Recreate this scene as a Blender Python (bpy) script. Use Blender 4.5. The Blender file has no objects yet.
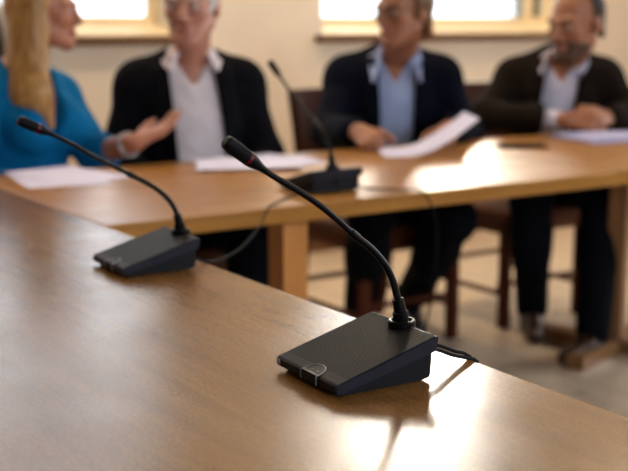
import bpy, bmesh, math, random
import numpy as np
from mathutils import Vector, Matrix

random.seed(7)
SC = bpy.context.scene
COL = SC.collection
R = math.radians

# ------------------------------------------------------------------ helpers
def tag(o, label=None, cat=None, group=None, kind=None):
    if label: o['label'] = label
    if cat: o['category'] = cat
    if group: o['group'] = group
    if kind: o['kind'] = kind
    return o

def empty(name, loc=(0, 0, 0), rz=0.0):
    o = bpy.data.objects.new(name, None)
    o.empty_display_size = 0.05
    o.location = loc
    o.rotation_euler = (0, 0, rz)
    COL.objects.link(o)
    return o

def link(name, me, mat, parent=None, loc=None, rz=0.0):
    o = bpy.data.objects.new(name, me)
    COL.objects.link(o)
    if mat is not None:
        for m in (mat if isinstance(mat, (list, tuple)) else [mat]):
            me.materials.append(m)
    if parent is not None: o.parent = parent
    if loc is not None: o.location = loc
    o.rotation_euler = (0, 0, rz)
    return o

def obj(name, bm, mat, parent=None, loc=None, rz=0.0, smooth=True, angle=35):
    me = bpy.data.meshes.new(name)
    bmesh.ops.recalc_face_normals(bm, faces=bm.faces)
    if smooth:
        for f in bm.faces: f.smooth = True
        lim = R(angle)
        for e in bm.edges:
            if len(e.link_faces) == 2 and e.calc_face_angle(0) > lim: e.smooth = False
    bm.to_mesh(me); bm.free()
    o = link(name, me, mat, parent, loc, rz)
    if smooth:
        wn = o.modifiers.new('flat faces stay flat', 'WEIGHTED_NORMAL'); wn.keep_sharp = True; wn.weight = 100
    return o

def copy_tree(o, parent=None):
    c = o.copy(); COL.objects.link(c)
    c.parent = parent
    for ch in [x for x in bpy.data.objects if x.parent == o]:
        copy_tree(ch, c)
    return c

def bx(bm, lo, hi, bev=0.0, seg=2, rot=None, org=None):
    """axis aligned box lo..hi (optionally bevelled, rotated about org)"""
    lo, hi = Vector(lo), Vector(hi)
    r = bmesh.ops.create_cube(bm, size=1.0)
    vs = r['verts']
    c, s = (lo + hi) / 2, hi - lo
    for v in vs:
        v.co = Vector((v.co.x * s.x + c.x, v.co.y * s.y + c.y, v.co.z * s.z + c.z))
    if bev > 0:
        es = list({e for v in vs for e in v.link_edges})
        rr = bmesh.ops.bevel(bm, geom=es, offset=bev, segments=seg, affect='EDGES', profile=0.5)
        vs = list({v for f in rr['faces'] for v in f.verts} | {v for v in vs if v.is_valid})
    if rot is not None:
        o = Vector(org) if org is not None else c
        for v in vs: v.co = rot @ (v.co - o) + o
    return vs

def catmull(pts, n=8):
    P = [Vector(p) for p in pts]
    P = [P[0] * 2 - P[1]] + P + [P[-1] * 2 - P[-2]]
    out = []
    for i in range(1, len(P) - 2):
        for k in range(n):
            t = k / n
            a, b, c, d = P[i - 1], P[i], P[i + 1], P[i + 2]
            out.append(0.5 * ((2 * b) + (c - a) * t + (2 * a - 5 * b + 4 * c - d) * t * t + (3 * b - a - 3 * c + d) * t ** 3))
    out.append(P[-2])
    return out

def tube(bm, pts, rad, seg=12, caps=True):
    """tube along pts; rad scalar or list"""
    pts = [Vector(p) for p in pts]
    n = len(pts)
    rads = rad if isinstance(rad, (list, tuple)) else [rad] * n
    up = None
    rings = []
    for i in range(n):
        t = (pts[min(i + 1, n - 1)] - pts[max(i - 1, 0)]).normalized()
        if up is None:
            up = Vector((0, 0, 1)) if abs(t.z) < 0.9 else Vector((1, 0, 0))
        u = (up - t * up.dot(t)).normalized(); w = t.cross(u); up = u
        rings.append([bm.verts.new(pts[i] + (u * math.cos(2 * math.pi * k / seg) + w * math.sin(2 * math.pi * k / seg)) * rads[i]) for k in range(seg)])
    for a, b in zip(rings, rings[1:]):
        for k in range(seg):
            bm.faces.new((a[k], a[(k + 1) % seg], b[(k + 1) % seg], b[k]))
    if caps:
        bm.faces.new(rings[0][::-1]); bm.faces.new(rings[-1])

def lathe(bm, prof, org=(0, 0, 0), axis=(0, 0, 1), seg=28):
    """prof: list of (radius, height along axis)"""
    ax = Vector(axis).normalized()
    u = ax.orthogonal().normalized(); w = ax.cross(u)
    o = Vector(org)
    rings = []
    for r, h in prof:
        r = max(r, 1e-5)
        rings.append([bm.verts.new(o + ax * h + (u * math.cos(2 * math.pi * k / seg) + w * math.sin(2 * math.pi * k / seg)) * r) for k in range(seg)])
    for a, b in zip(rings, rings[1:]):
        for k in range(seg):
            bm.faces.new((a[k], a[(k + 1) % seg], b[(k + 1) % seg], b[k]))
    bm.faces.new(rings[0][::-1]); bm.faces.new(rings[-1])

# ------------------------------------------------------------------ materials
def nd(nt, typ, **kw):
    n = nt.nodes.new(typ)
    for k, v in kw.items():
        if k.startswith('i_'):
            n.inputs[k[2:].replace('_', ' ')].default_value = v
        else:
            setattr(n, k, v)
    return n

def base_mat(name, rough=0.5, spec=0.5, metal=0.0):
    m = bpy.data.materials.new(name); m.use_nodes = True
    nt = m.node_tree
    b = nt.nodes['Principled BSDF']
    b.inputs['Roughness'].default_value = rough
    b.inputs['Metallic'].default_value = metal
    b.inputs['Specular IOR Level'].default_value = spec
    return m, nt, b

def ramp(nt, fac, cols):
    r = nd(nt, 'ShaderNodeValToRGB')
    els = r.color_ramp.elements
    while len(els) < len(cols): els.new(0.5)
    for e, (p, c) in zip(els, cols):
        e.position = p; e.color = (*c, 1)
    nt.links.new(fac, r.inputs['Fac'])
    return r.outputs['Color']

def plain(name, col, rough=0.5, spec=0.5, metal=0.0, var=0.12, scale=30.0, bump=0.0, bscale=200.0, sheen=0.0):
    m, nt, b = base_mat(name, rough, spec, metal)
    tc = nd(nt, 'ShaderNodeTexCoord')
    no = nd(nt, 'ShaderNodeTexNoise', i_Scale=scale, i_Detail=4.0)
    nt.links.new(tc.outputs['Object'], no.inputs['Vector'])
    lo = tuple(c * (1 - var) for c in col); hi = tuple(min(1, c * (1 + var)) for c in col)
    c = ramp(nt, no.outputs['Fac'], [(0.3, lo), (0.7, hi)])
    nt.links.new(c, b.inputs['Base Color'])
    if bump > 0:
        n2 = nd(nt, 'ShaderNodeTexNoise', i_Scale=bscale, i_Detail=3.0)
        nt.links.new(tc.outputs['Object'], n2.inputs['Vector'])
        bp = nd(nt, 'ShaderNodeBump', i_Strength=bump, i_Distance=0.002)
        nt.links.new(n2.outputs['Fac'], bp.inputs['Height'])
        nt.links.new(bp.outputs['Normal'], b.inputs['Normal'])
    if sheen: b.inputs['Sheen Weight'].default_value = sheen
    return m

def wood(name, cols, grain=(1, 14, 14), rough=(0.25, 0.4), scale=2.2, bump=0.1, speck=0.0, spec=0.5, coat=0.0, flaw=None):
    """grain: scale of the noise per axis (small = along the grain)"""
    m, nt, b = base_mat(name, 0.3, spec)
    tc = nd(nt, 'ShaderNodeTexCoord')
    mp = nd(nt, 'ShaderNodeMapping'); mp.inputs['Scale'].default_value = grain
    nt.links.new(tc.outputs['Object'], mp.inputs['Vector'])
    n1 = nd(nt, 'ShaderNodeTexNoise', i_Scale=scale, i_Detail=8.0, i_Roughness=0.62, i_Distortion=0.4)
    nt.links.new(mp.outputs['Vector'], n1.inputs['Vector'])
    c = ramp(nt, n1.outputs['Fac'], [(0.28, cols[0]), (0.5, cols[1]), (0.72, cols[2])])
    # fine pores, elongated along the grain
    mp2 = nd(nt, 'ShaderNodeMapping'); mp2.inputs['Scale'].default_value = tuple(g * 6 for g in grain)
    nt.links.new(tc.outputs['Object'], mp2.inputs['Vector'])
    n2 = nd(nt, 'ShaderNodeTexNoise', i_Scale=scale * 5, i_Detail=3.0)
    nt.links.new(mp2.outputs['Vector'], n2.inputs['Vector'])
    pores = ramp(nt, n2.outputs['Fac'], [(0.36, (0.72, 0.70, 0.68)), (0.5, (1, 1, 1))])
    mx = nd(nt, 'ShaderNodeMix', data_type='RGBA', blend_type='MULTIPLY')
    mx.inputs[0].default_value = 0.8
    nt.links.new(c, mx.inputs[6]); nt.links.new(pores, mx.inputs[7])
    col = mx.outputs[2]
    # worn lacquer: cloudy roughness and small dents
    n3 = nd(nt, 'ShaderNodeTexNoise', i_Scale=9.0, i_Detail=7.0, i_Roughness=0.7)
    nt.links.new(tc.outputs['Object'], n3.inputs['Vector'])
    mr = nd(nt, 'ShaderNodeMapRange'); mr.inputs['From Min'].default_value = 0.3; mr.inputs['From Max'].default_value = 0.7
    mr.inputs['To Min'].default_value = rough[0]; mr.inputs['To Max'].default_value = rough[1]
    nt.links.new(n3.outputs['Fac'], mr.inputs['Value']); nt.links.new(mr.outputs['Result'], b.inputs['Roughness'])
    if flaw:
        # worn patches where the lacquer has rubbed thin
        n5 = nd(nt, 'ShaderNodeTexNoise', i_Scale=26.0, i_Detail=9.0, i_Roughness=0.75, i_Distortion=0.8)
        nt.links.new(tc.outputs['Object'], n5.inputs['Vector'])
        wf = ramp(nt, n5.outputs['Fac'], [(0.45, (0, 0, 0)), (0.95, (0.12, 0.12, 0.12))])
        m2 = nd(nt, 'ShaderNodeMix', data_type='RGBA'); nt.links.new(wf, m2.inputs[0])
        nt.links.new(col, m2.inputs[6]); m2.inputs[7].default_value = (*flaw, 1)
        col = m2.outputs[2]
    if speck > 1:
        n6 = nd(nt, 'ShaderNodeTexNoise', i_Scale=260.0, i_Detail=4.0, i_Roughness=0.7)
        nt.links.new(tc.outputs['Object'], n6.inputs['Vector'])
        sp = ramp(nt, n6.outputs['Fac'], [(0.35, (0.72, 0.70, 0.68)), (0.5, (1, 1, 1)), (0.68, (1.35, 1.38, 1.45))])
        m3 = nd(nt, 'ShaderNodeMix', data_type='RGBA', blend_type='MULTIPLY'); m3.inputs[0].default_value = 1.0
        nt.links.new(col, m3.inputs[6]); nt.links.new(sp, m3.inputs[7]); col = m3.outputs[2]
    nt.links.new(col, b.inputs['Base Color'])
    n4 = nd(nt, 'ShaderNodeTexNoise', i_Scale=120.0, i_Detail=5.0, i_Roughness=0.7)
    nt.links.new(tc.outputs['Object'], n4.inputs['Vector'])
    ad = nd(nt, 'ShaderNodeMath', operation='MULTIPLY_ADD'); ad.inputs[1].default_value = speck
    nt.links.new(n4.outputs['Fac'], ad.inputs[0]); nt.links.new(n2.outputs['Fac'], ad.inputs[2])
    bp = nd(nt, 'ShaderNodeBump', i_Strength=bump, i_Distance=0.001)
    nt.links.new(ad.outputs[0], bp.inputs['Height']); nt.links.new(bp.outputs['Normal'], b.inputs['Normal'])
    if coat: b.inputs['Coat Weight'].default_value = coat; b.inputs['Coat Roughness'].default_value = 0.2
    return m

M = {}
M['table'] = wood('worn brown table wood', [(0.160, 0.073, 0.017), (0.215, 0.101, 0.025), (0.27, 0.133, 0.035)], grain=(13, 1, 13), rough=(0.17, 0.28), bump=0.12, speck=1.2, flaw=(0.32, 0.165, 0.055), spec=0.22)
M['oak'] = wood('honey oak', [(0.27, 0.112, 0.019), (0.37, 0.163, 0.029), (0.46, 0.22, 0.043)], grain=(1, 12, 12), rough=(0.26, 0.38), bump=0.06, speck=0.4, spec=0.35)
M['oakleg'] = wood('honey oak upright', [(0.40, 0.15, 0.03), (0.52, 0.21, 0.045), (0.62, 0.29, 0.07)], grain=(12, 12, 1), rough=(0.3, 0.42), bump=0.12)
M['brownleg'] = wood('brown stained upright', [(0.16, 0.075, 0.03), (0.24, 0.115, 0.045), (0.30, 0.15, 0.06)], grain=(12, 12, 1), rough=(0.35, 0.5), bump=0.12)
M['chair'] = wood('dark red brown chair wood', [(0.040, 0.010, 0.004), (0.075, 0.018, 0.007), (0.11, 0.029, 0.010)], grain=(12, 12, 1), rough=(0.4, 0.5), bump=0.1, spec=0.1)
M['chairseat'] = wood('red brown chair seat', [(0.06, 0.018, 0.006), (0.10, 0.030, 0.010), (0.14, 0.045, 0.015)], grain=(12, 1, 12), rough=(0.45, 0.55), bump=0.1, spec=0.15)
M['sill'] = wood('brown sill wood', [(0.11, 0.045, 0.017), (0.15, 0.065, 0.026), (0.19, 0.085, 0.035)], grain=(1, 12, 12), rough=(0.5, 0.6), spec=0.2)
M['wall'] = plain('cream plaster', (0.78, 0.66, 0.515), 0.85, 0.2, var=0.04, scale=3, bump=0.08, bscale=90)
M['reveal'] = plain('white painted reveal', (0.84, 0.80, 0.72), 0.6, 0.3, var=0.02, scale=5)
M['dimwall'] = wood('low bounce brown wall', [(0.12, 0.06, 0.025), (0.18, 0.09, 0.04), (0.24, 0.125, 0.055)], grain=(12, 12, 1), rough=(0.5, 0.6), spec=0.2)  # unseen walls made dark to cut the light they bounce back
M['ceiling'] = plain('low bounce beige ceiling', (0.50, 0.44, 0.37), 0.9, 0.1, var=0.02, scale=4)  # toned down from white so the unseen ceiling bounces less light
M['winframe'] = plain('yellowed cream window paint', (0.84, 0.67, 0.40), 0.45, 0.4, var=0.05, scale=8)
M['trimw'] = plain('white trim paint', (0.75, 0.72, 0.66), 0.5, 0.4, var=0.03, scale=8)
M['paper'] = plain('white paper', (0.68, 0.69, 0.92), 0.8, 0.2, var=0.02, scale=20)
M['paper2'] = plain('bluish white paper', (0.42, 0.43, 0.68), 0.8, 0.2, var=0.02, scale=20)
M['blackplastic'] = plain('matt black plastic', (0.0032, 0.0032, 0.004), 0.40, 0.10, var=0.1, scale=60, bump=0.12, bscale=900)
M['sideplastic'] = plain('fine textured black plastic', (0.008, 0.008, 0.011), 0.5, 0.14, var=0.08, scale=90, bump=0.25, bscale=1400)
M['shellplastic'] = plain('bluish black shell plastic', (0.017, 0.017, 0.027), 0.5, 0.16, var=0.06, scale=90, bump=0.15, bscale=1400)
M['rubber'] = plain('black rubber', (0.010, 0.010, 0.011), 0.75, 0.06, var=0.1, scale=60)
M['neck'] = plain('black gooseneck coating', (0.003, 0.003, 0.0038), 0.34, 0.16, var=0.1, scale=60)
M['silver'] = plain('satin silver line', (0.34, 0.34, 0.38), 0.45, 0.4, 0.3, var=0.03)
M['symbol'] = plain('dull bronze print', (0.10, 0.08, 0.05), 0.5)
M['ledring'] = plain('dark red translucent ring', (0.11, 0.004, 0.014), 0.2, 0.4, var=0.08)
M['phone'] = plain('black phone glass', (0.014, 0.012, 0.010), 0.15, 0.5, var=0.05)
M['lens'] = plain('clear lens', (0.8, 0.8, 0.8), 0.05)
M['glasses'] = plain('dark spectacle frame', (0.03, 0.02, 0.015), 0.3)
M['steel'] = plain('bracelet silver', (0.55, 0.55, 0.56), 0.3, 0.5, 0.9, var=0.05)
M['pad'] = plain('dark brown upholstery', (0.035, 0.020, 0.012), 0.8, 0.2, var=0.15, bump=0.2)
M['paleframe'] = plain('pale grey chair frame', (0.42, 0.35, 0.28), 0.5, 0.4, var=0.06)
M['shoe'] = plain('black shoe leather', (0.012, 0.011, 0.012), 0.3, 0.5, var=0.1)
M['shoebrown'] = plain('dark brown shoe leather', (0.035, 0.014, 0.008), 0.35, 0.5, var=0.1)

# perforated top of the microphone base: rows of small round holes
def grille_mat():
    m, nt, b = base_mat('perforated black grille', 0.55, 0.5)
    tc = nd(nt, 'ShaderNodeTexCoord')
    sx = nd(nt, 'ShaderNodeSeparateXYZ'); nt.links.new(tc.outputs['Object'], sx.inputs[0])
    P = 0.0031
    def cell(out, off):
        a = nd(nt, 'ShaderNodeMath', operation='MULTIPLY_ADD'); a.inputs[1].default_value = 1 / P; a.inputs[2].default_value = 50.0 + off
        nt.links.new(out, a.inputs[0])
        f = nd(nt, 'ShaderNodeMath', operation='FRACT'); nt.links.new(a.outputs[0], f.inputs[0])
        s = nd(nt, 'ShaderNodeMath', operation='SUBTRACT'); nt.links.new(f.outputs[0], s.inputs[0]); s.inputs[1].default_value = 0.5
        q = nd(nt, 'ShaderNodeMath', operation='POWER'); nt.links.new(s.outputs[0], q.inputs[0]); q.inputs[1].default_value = 2.0
        return q.outputs[0]
    def dist(off):
        a = nd(nt, 'ShaderNodeMath', operation='ADD')
        nt.links.new(cell(sx.outputs['X'], off), a.inputs[0]); nt.links.new(cell(sx.outputs['Y'], off), a.inputs[1])
        return a.outputs[0]
    mn = nd(nt, 'ShaderNodeMath', operation='MINIMUM')
    nt.links.new(dist(0.0), mn.inputs[0]); mn.inputs[1].default_value = 1.0
    # holes only inside the speaker area (x from -0.047 to 0.05, |y| < 0.054)
    ax = nd(nt, 'ShaderNodeMath', operation='GREATER_THAN'); nt.links.new(sx.outputs['X'], ax.inputs[0]); ax.inputs[1].default_value = -0.050
    dv = nd(nt, 'ShaderNodeMath', operation='LESS_THAN'); nt.links.new(mn.outputs[0], dv.inputs[0]); dv.inputs[1].default_value = 0.075
    hole = nd(nt, 'ShaderNodeMath', operation='MULTIPLY'); nt.links.new(ax.outputs[0], hole.inputs[0]); nt.links.new(dv.outputs[0], hole.inputs[1])
    mx = nd(nt, 'ShaderNodeMix', data_type='RGBA'); nt.links.new(hole.outputs[0], mx.inputs[0])
    mx.inputs[6].default_value = (0.009, 0.0085, 0.0085, 1); mx.inputs[7].default_value = (0.002, 0.002, 0.002, 1)
    nt.links.new(mx.outputs[2], b.inputs['Base Color'])
    inv = nd(nt, 'ShaderNodeMath', operation='SUBTRACT'); inv.inputs[0].default_value = 1.0; nt.links.new(hole.outputs[0], inv.inputs[1])
    bp = nd(nt, 'ShaderNodeBump', i_Strength=0.15, i_Distance=0.0003); nt.links.new(inv.outputs[0], bp.inputs['Height'])
    nt.links.new(bp.outputs['Normal'], b.inputs['Normal'])
    sp = nd(nt, 'ShaderNodeMath', operation='MULTIPLY'); sp.inputs[1].default_value = 0.10; nt.links.new(inv.outputs[0], sp.inputs[0])
    nt.links.new(sp.outputs[0], b.inputs['Specular IOR Level'])
    return m
M['grille'] = grille_mat()

def floor_mat():
    m, nt, b = base_mat('beige stone floor', 0.3, 0.5)
    tc = nd(nt, 'ShaderNodeTexCoord')
    br = nd(nt, 'ShaderNodeTexBrick'); br.offset = 0.0
    br.inputs['Scale'].default_value = 1.0
    br.inputs['Brick Width'].default_value = 0.45; br.inputs['Row Height'].default_value = 0.45
    br.inputs['Mortar Size'].default_value = 0.004
    br.inputs['Color1'].default_value = (0.66, 0.54, 0.40, 1); br.inputs['Color2'].default_value = (0.62, 0.50, 0.37, 1)
    br.inputs['Mortar'].default_value = (0.36, 0.28, 0.20, 1)
    nt.links.new(tc.outputs['Object'], br.inputs['Vector'])
    no = nd(nt, 'ShaderNodeTexNoise', i_Scale=6.0, i_Detail=6.0); nt.links.new(tc.outputs['Object'], no.inputs['Vector'])
    v = ramp(nt, no.outputs['Fac'], [(0.3, (0.8, 0.8, 0.8)), (0.7, (1.1, 1.08, 1.05))])
    mx = nd(nt, 'ShaderNodeMix', data_type='RGBA', blend_type='MULTIPLY'); mx.inputs[0].default_value = 1
    nt.links.new(br.outputs['Color'], mx.inputs[6]); nt.links.new(v, mx.inputs[7])
    nt.links.new(mx.outputs[2], b.inputs['Base Color'])
    mr = nd(nt, 'ShaderNodeMapRange'); mr.inputs['To Min'].default_value = 0.22; mr.inputs['To Max'].default_value = 0.4
    nt.links.new(no.outputs['Fac'], mr.inputs['Value']); nt.links.new(mr.outputs['Result'], b.inputs['Roughness'])
    return m
M['floor'] = floor_mat()

def glass_mat():
    m = bpy.data.materials.new('window glass'); m.use_nodes = True
    nt = m.node_tree; nt.nodes.clear()
    o = nd(nt, 'ShaderNodeOutputMaterial'); t = nd(nt, 'ShaderNodeBsdfTransparent'); g = nd(nt, 'ShaderNodeBsdfGlossy')
    g.inputs['Roughness'].default_value = 0.02
    fr = nd(nt, 'ShaderNodeFresnel'); fr.inputs['IOR'].default_value = 1.45
    mx = nd(nt, 'ShaderNodeMixShader')
    nt.links.new(fr.outputs[0], mx.inputs[0]); nt.links.new(t.outputs[0], mx.inputs[1]); nt.links.new(g.outputs[0], mx.inputs[2])
    nt.links.new(mx.outputs[0], o.inputs['Surface'])
    return m
M['glass'] = glass_mat()

def fabric(name, col, rough=0.85, stripe=None, sheen=0.0, spec=0.06):
    m, nt, b = base_mat(name, rough, spec)
    tc = nd(nt, 'ShaderNodeTexCoord')
    no = nd(nt, 'ShaderNodeTexNoise', i_Scale=9.0, i_Detail=4.0); nt.links.new(tc.outputs['Object'], no.inputs['Vector'])
    c = ramp(nt, no.outputs['Fac'], [(0.3, tuple(x * 0.85 for x in col)), (0.7, tuple(min(1, x * 1.1) for x in col))])
    nt.links.new(c, b.inputs['Base Color'])
    n2 = nd(nt, 'ShaderNodeTexNoise', i_Scale=14.0, i_Detail=3.0, i_Distortion=1.2); nt.links.new(tc.outputs['Object'], n2.inputs['Vector'])
    bp = nd(nt, 'ShaderNodeBump', i_Strength=0.5, i_Distance=0.02); nt.links.new(n2.outputs['Fac'], bp.inputs['Height'])
    nt.links.new(bp.outputs['Normal'], b.inputs['Normal'])
    b.inputs['Sheen Weight'].default_value = sheen
    return m

def skin_mat(name, col):
    m, nt, b = base_mat(name, 0.48, 0.4)
    tc = nd(nt, 'ShaderNodeTexCoord')
    no = nd(nt, 'ShaderNodeTexNoise', i_Scale=18.0, i_Detail=4.0); nt.links.new(tc.outputs['Object'], no.inputs['Vector'])
    c = ramp(nt, no.outputs['Fac'], [(0.3, (col[0] * 0.93, col[1] * 0.82, col[2] * 0.8)), (0.7, tuple(min(1, x * 1.08) for x in col))])
    nt.links.new(c, b.inputs['Base Color'])
    b.inputs['Subsurface Weight'].default_value = 0.08
    b.inputs['Subsurface Radius'].default_value = (0.02, 0.008, 0.004)
    return m

def hair_mat(name, cols, rough=0.45, stretch=(40, 40, 3)):
    m, nt, b = base_mat(name, rough, 0.4)
    tc = nd(nt, 'ShaderNodeTexCoord'); mp = nd(nt, 'ShaderNodeMapping'); mp.inputs['Scale'].default_value = stretch
    nt.links.new(tc.outputs['Object'], mp.inputs['Vector'])
    no = nd(nt, 'ShaderNodeTexNoise', i_Scale=2.2, i_Detail=6.0); nt.links.new(mp.outputs['Vector'], no.inputs['Vector'])
    c = ramp(nt, no.outputs['Fac'], [(0.33, cols[0]), (0.67, cols[1])])
    nt.links.new(c, b.inputs['Base Color'])
    bp = nd(nt, 'ShaderNodeBump', i_Strength=0.3, i_Distance=0.004); nt.links.new(no.outputs['Fac'], bp.inputs['Height'])
    nt.links.new(bp.outputs['Normal'], b.inputs['Normal'])
    return m

# ------------------------------------------------------------------ camera
FPX = 1133.0
PITCH = math.atan(213.5 / FPX)
HEAD = math.atan(769 * math.cos(PITCH) / FPX)
CAM = Vector((0, 0, 1.15))
cam_d = bpy.data.cameras.new('camera'); cam = bpy.data.objects.new('camera', cam_d); COL.objects.link(cam)
cam.location = CAM
cam.rotation_euler = (math.pi / 2 - PITCH, 0, -HEAD)
cam_d.sensor_width = 36.0; cam_d.lens = 36.0 * FPX / 628.0
cam_d.clip_start = 0.02
cam_d.dof.use_dof = True; cam_d.dof.focus_distance = 1.33; cam_d.dof.aperture_fstop = 4.0
cam_d.dof.aperture_blades = 9
SC.camera = cam

SC.view_settings.view_transform = 'Standard'
try: SC.view_settings.look = 'None'
except Exception: pass
SC.view_settings.gamma = 1.0
SC.view_settings.use_curve_mapping = False
SC.view_settings.exposure = 0.30

# ------------------------------------------------------------------ sky: bright haze with the veiled sun low over the windows
W = bpy.data.worlds.new('sky'); SC.world = W; W.use_nodes = True
nt = W.node_tree; bg = nt.nodes['Background']
tc = nd(nt, 'ShaderNodeTexCoord')
AZ, EL = R(44.2), R(18.6)
nrm = nd(nt, 'ShaderNodeVectorMath', operation='NORMALIZE'); nt.links.new(tc.outputs['Generated'], nrm.inputs[0])
dot = nd(nt, 'ShaderNodeVectorMath', operation='DOT_PRODUCT'); nt.links.new(nrm.outputs[0], dot.inputs[0])
dot.inputs[1].default_value = (math.sin(AZ) * math.cos(EL), math.cos(AZ) * math.cos(EL), math.sin(EL))
mx0 = nd(nt, 'ShaderNodeMath', operation='MAXIMUM'); nt.links.new(dot.outputs['Value'], mx0.inputs[0]); mx0.inputs[1].default_value = 0.0
def glow(power, amp):
    p = nd(nt, 'ShaderNodeMath', operation='POWER'); nt.links.new(mx0.outputs[0], p.inputs[0]); p.inputs[1].default_value = power
    q = nd(nt, 'ShaderNodeMath', operation='MULTIPLY'); nt.links.new(p.outputs[0], q.inputs[0]); q.inputs[1].default_value = amp
    return q.outputs[0]
SKY, GLOW1, GLOW2 = 2.6, 2100.0, 2.0
a1 = nd(nt, 'ShaderNodeMath', operation='ADD'); nt.links.new(glow(650.0, GLOW1), a1.inputs[0]); nt.links.new(glow(30.0, GLOW2), a1.inputs[1])
sc_c = nd(nt, 'ShaderNodeMix', data_type='RGBA'); 
mr = nd(nt, 'ShaderNodeMapRange'); mr.inputs['From Min'].default_value = 0.0; mr.inputs['From Max'].default_value = 6.0
nt.links.new(a1.outputs[0], mr.inputs['Value']); nt.links.new(mr.outputs['Result'], sc_c.inputs[0])
sc_c.inputs[6].default_value = (0.86, 0.93, 1.0, 1); sc_c.inputs[7].default_value = (1.0, 0.90, 0.74, 1)
a2 = nd(nt, 'ShaderNodeMath', operation='ADD'); nt.links.new(a1.outputs[0], a2.inputs[0]); a2.inputs[1].default_value = SKY
nt.links.new(sc_c.outputs[2], bg.inputs['Color']); nt.links.new(a2.outputs[0], bg.inputs['Strength'])

# ------------------------------------------------------------------ room shell
X0, X1, Y0, Y1, ZC = -3.0, 7.2, -3.4, 4.7, 3.4
TH = 0.28
def struct(o):
    o['kind'] = 'structure'; return o

bm = bmesh.new(); bx(bm, (X0 - TH, Y0 - TH, -0.1), (X1 + TH, Y1 + TH, 0.0)); struct(obj('floor', bm, M['floor'], smooth=False))
bm = bmesh.new(); bx(bm, (X0 - TH, Y0 - TH, ZC), (X1 + TH, Y1 + TH, ZC + 0.1)); struct(obj('ceiling', bm, M['ceiling'], smooth=False))

def wall_with_openings(name, a0, a1, fixed0, fixed1, along, openings, mat):
    """openings: (u0,u1,z0,z1) along the wall axis"""
    bm = bmesh.new()
    def seg(u0, u1, z0, z1):
        if u1 - u0 < 1e-6 or z1 - z0 < 1e-6: return
        if along == 'x': bx(bm, (u0, fixed0, z0), (u1, fixed1, z1))
        else: bx(bm, (fixed0, u0, z0), (fixed1, u1, z1))
    u = a0
    for (u0, u1, z0, z1) in sorted(openings):
        seg(u, u0, 0, ZC); seg(u0, u1, 0, z0); seg(u0, u1, z1, ZC); u = u1
    seg(u, a1, 0, ZC)
    return struct(obj(name, bm, mat, smooth=False))

WZ0, WZ1 = 1.085, 3.12
WIN = [(0.70, 2.41, WZ0, WZ1), (3.17, 4.97, WZ0, WZ1)]
wall_with_openings('wall_back', X0 - TH, X1 + TH, Y1, Y1 + TH, 'x', WIN, M['wall'])
FILL = [(-0.2, 1.6, 1.5, 3.0), (2.6, 4.6, 1.5, 3.0)]  # unseen front openings, sills raised so less light gets under the tables
wall_with_openings('wall_front', X0 - TH, X1 + TH, Y0 - TH, Y0, 'x', FILL, M['dimwall'])
SIDE = [(-2.0, 0.0, 1.5, 3.0), (0.9, 2.9, 1.5, 3.0)]  # unseen side openings, put in to bring light from the right
wall_with_openings('wall_right', Y0, Y1, X1, X1 + TH, 'y', SIDE, M['wall'])
wall_with_openings('wall_left', Y0, Y1, X0 - TH, X0, 'y', [], M['dimwall'])

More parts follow.
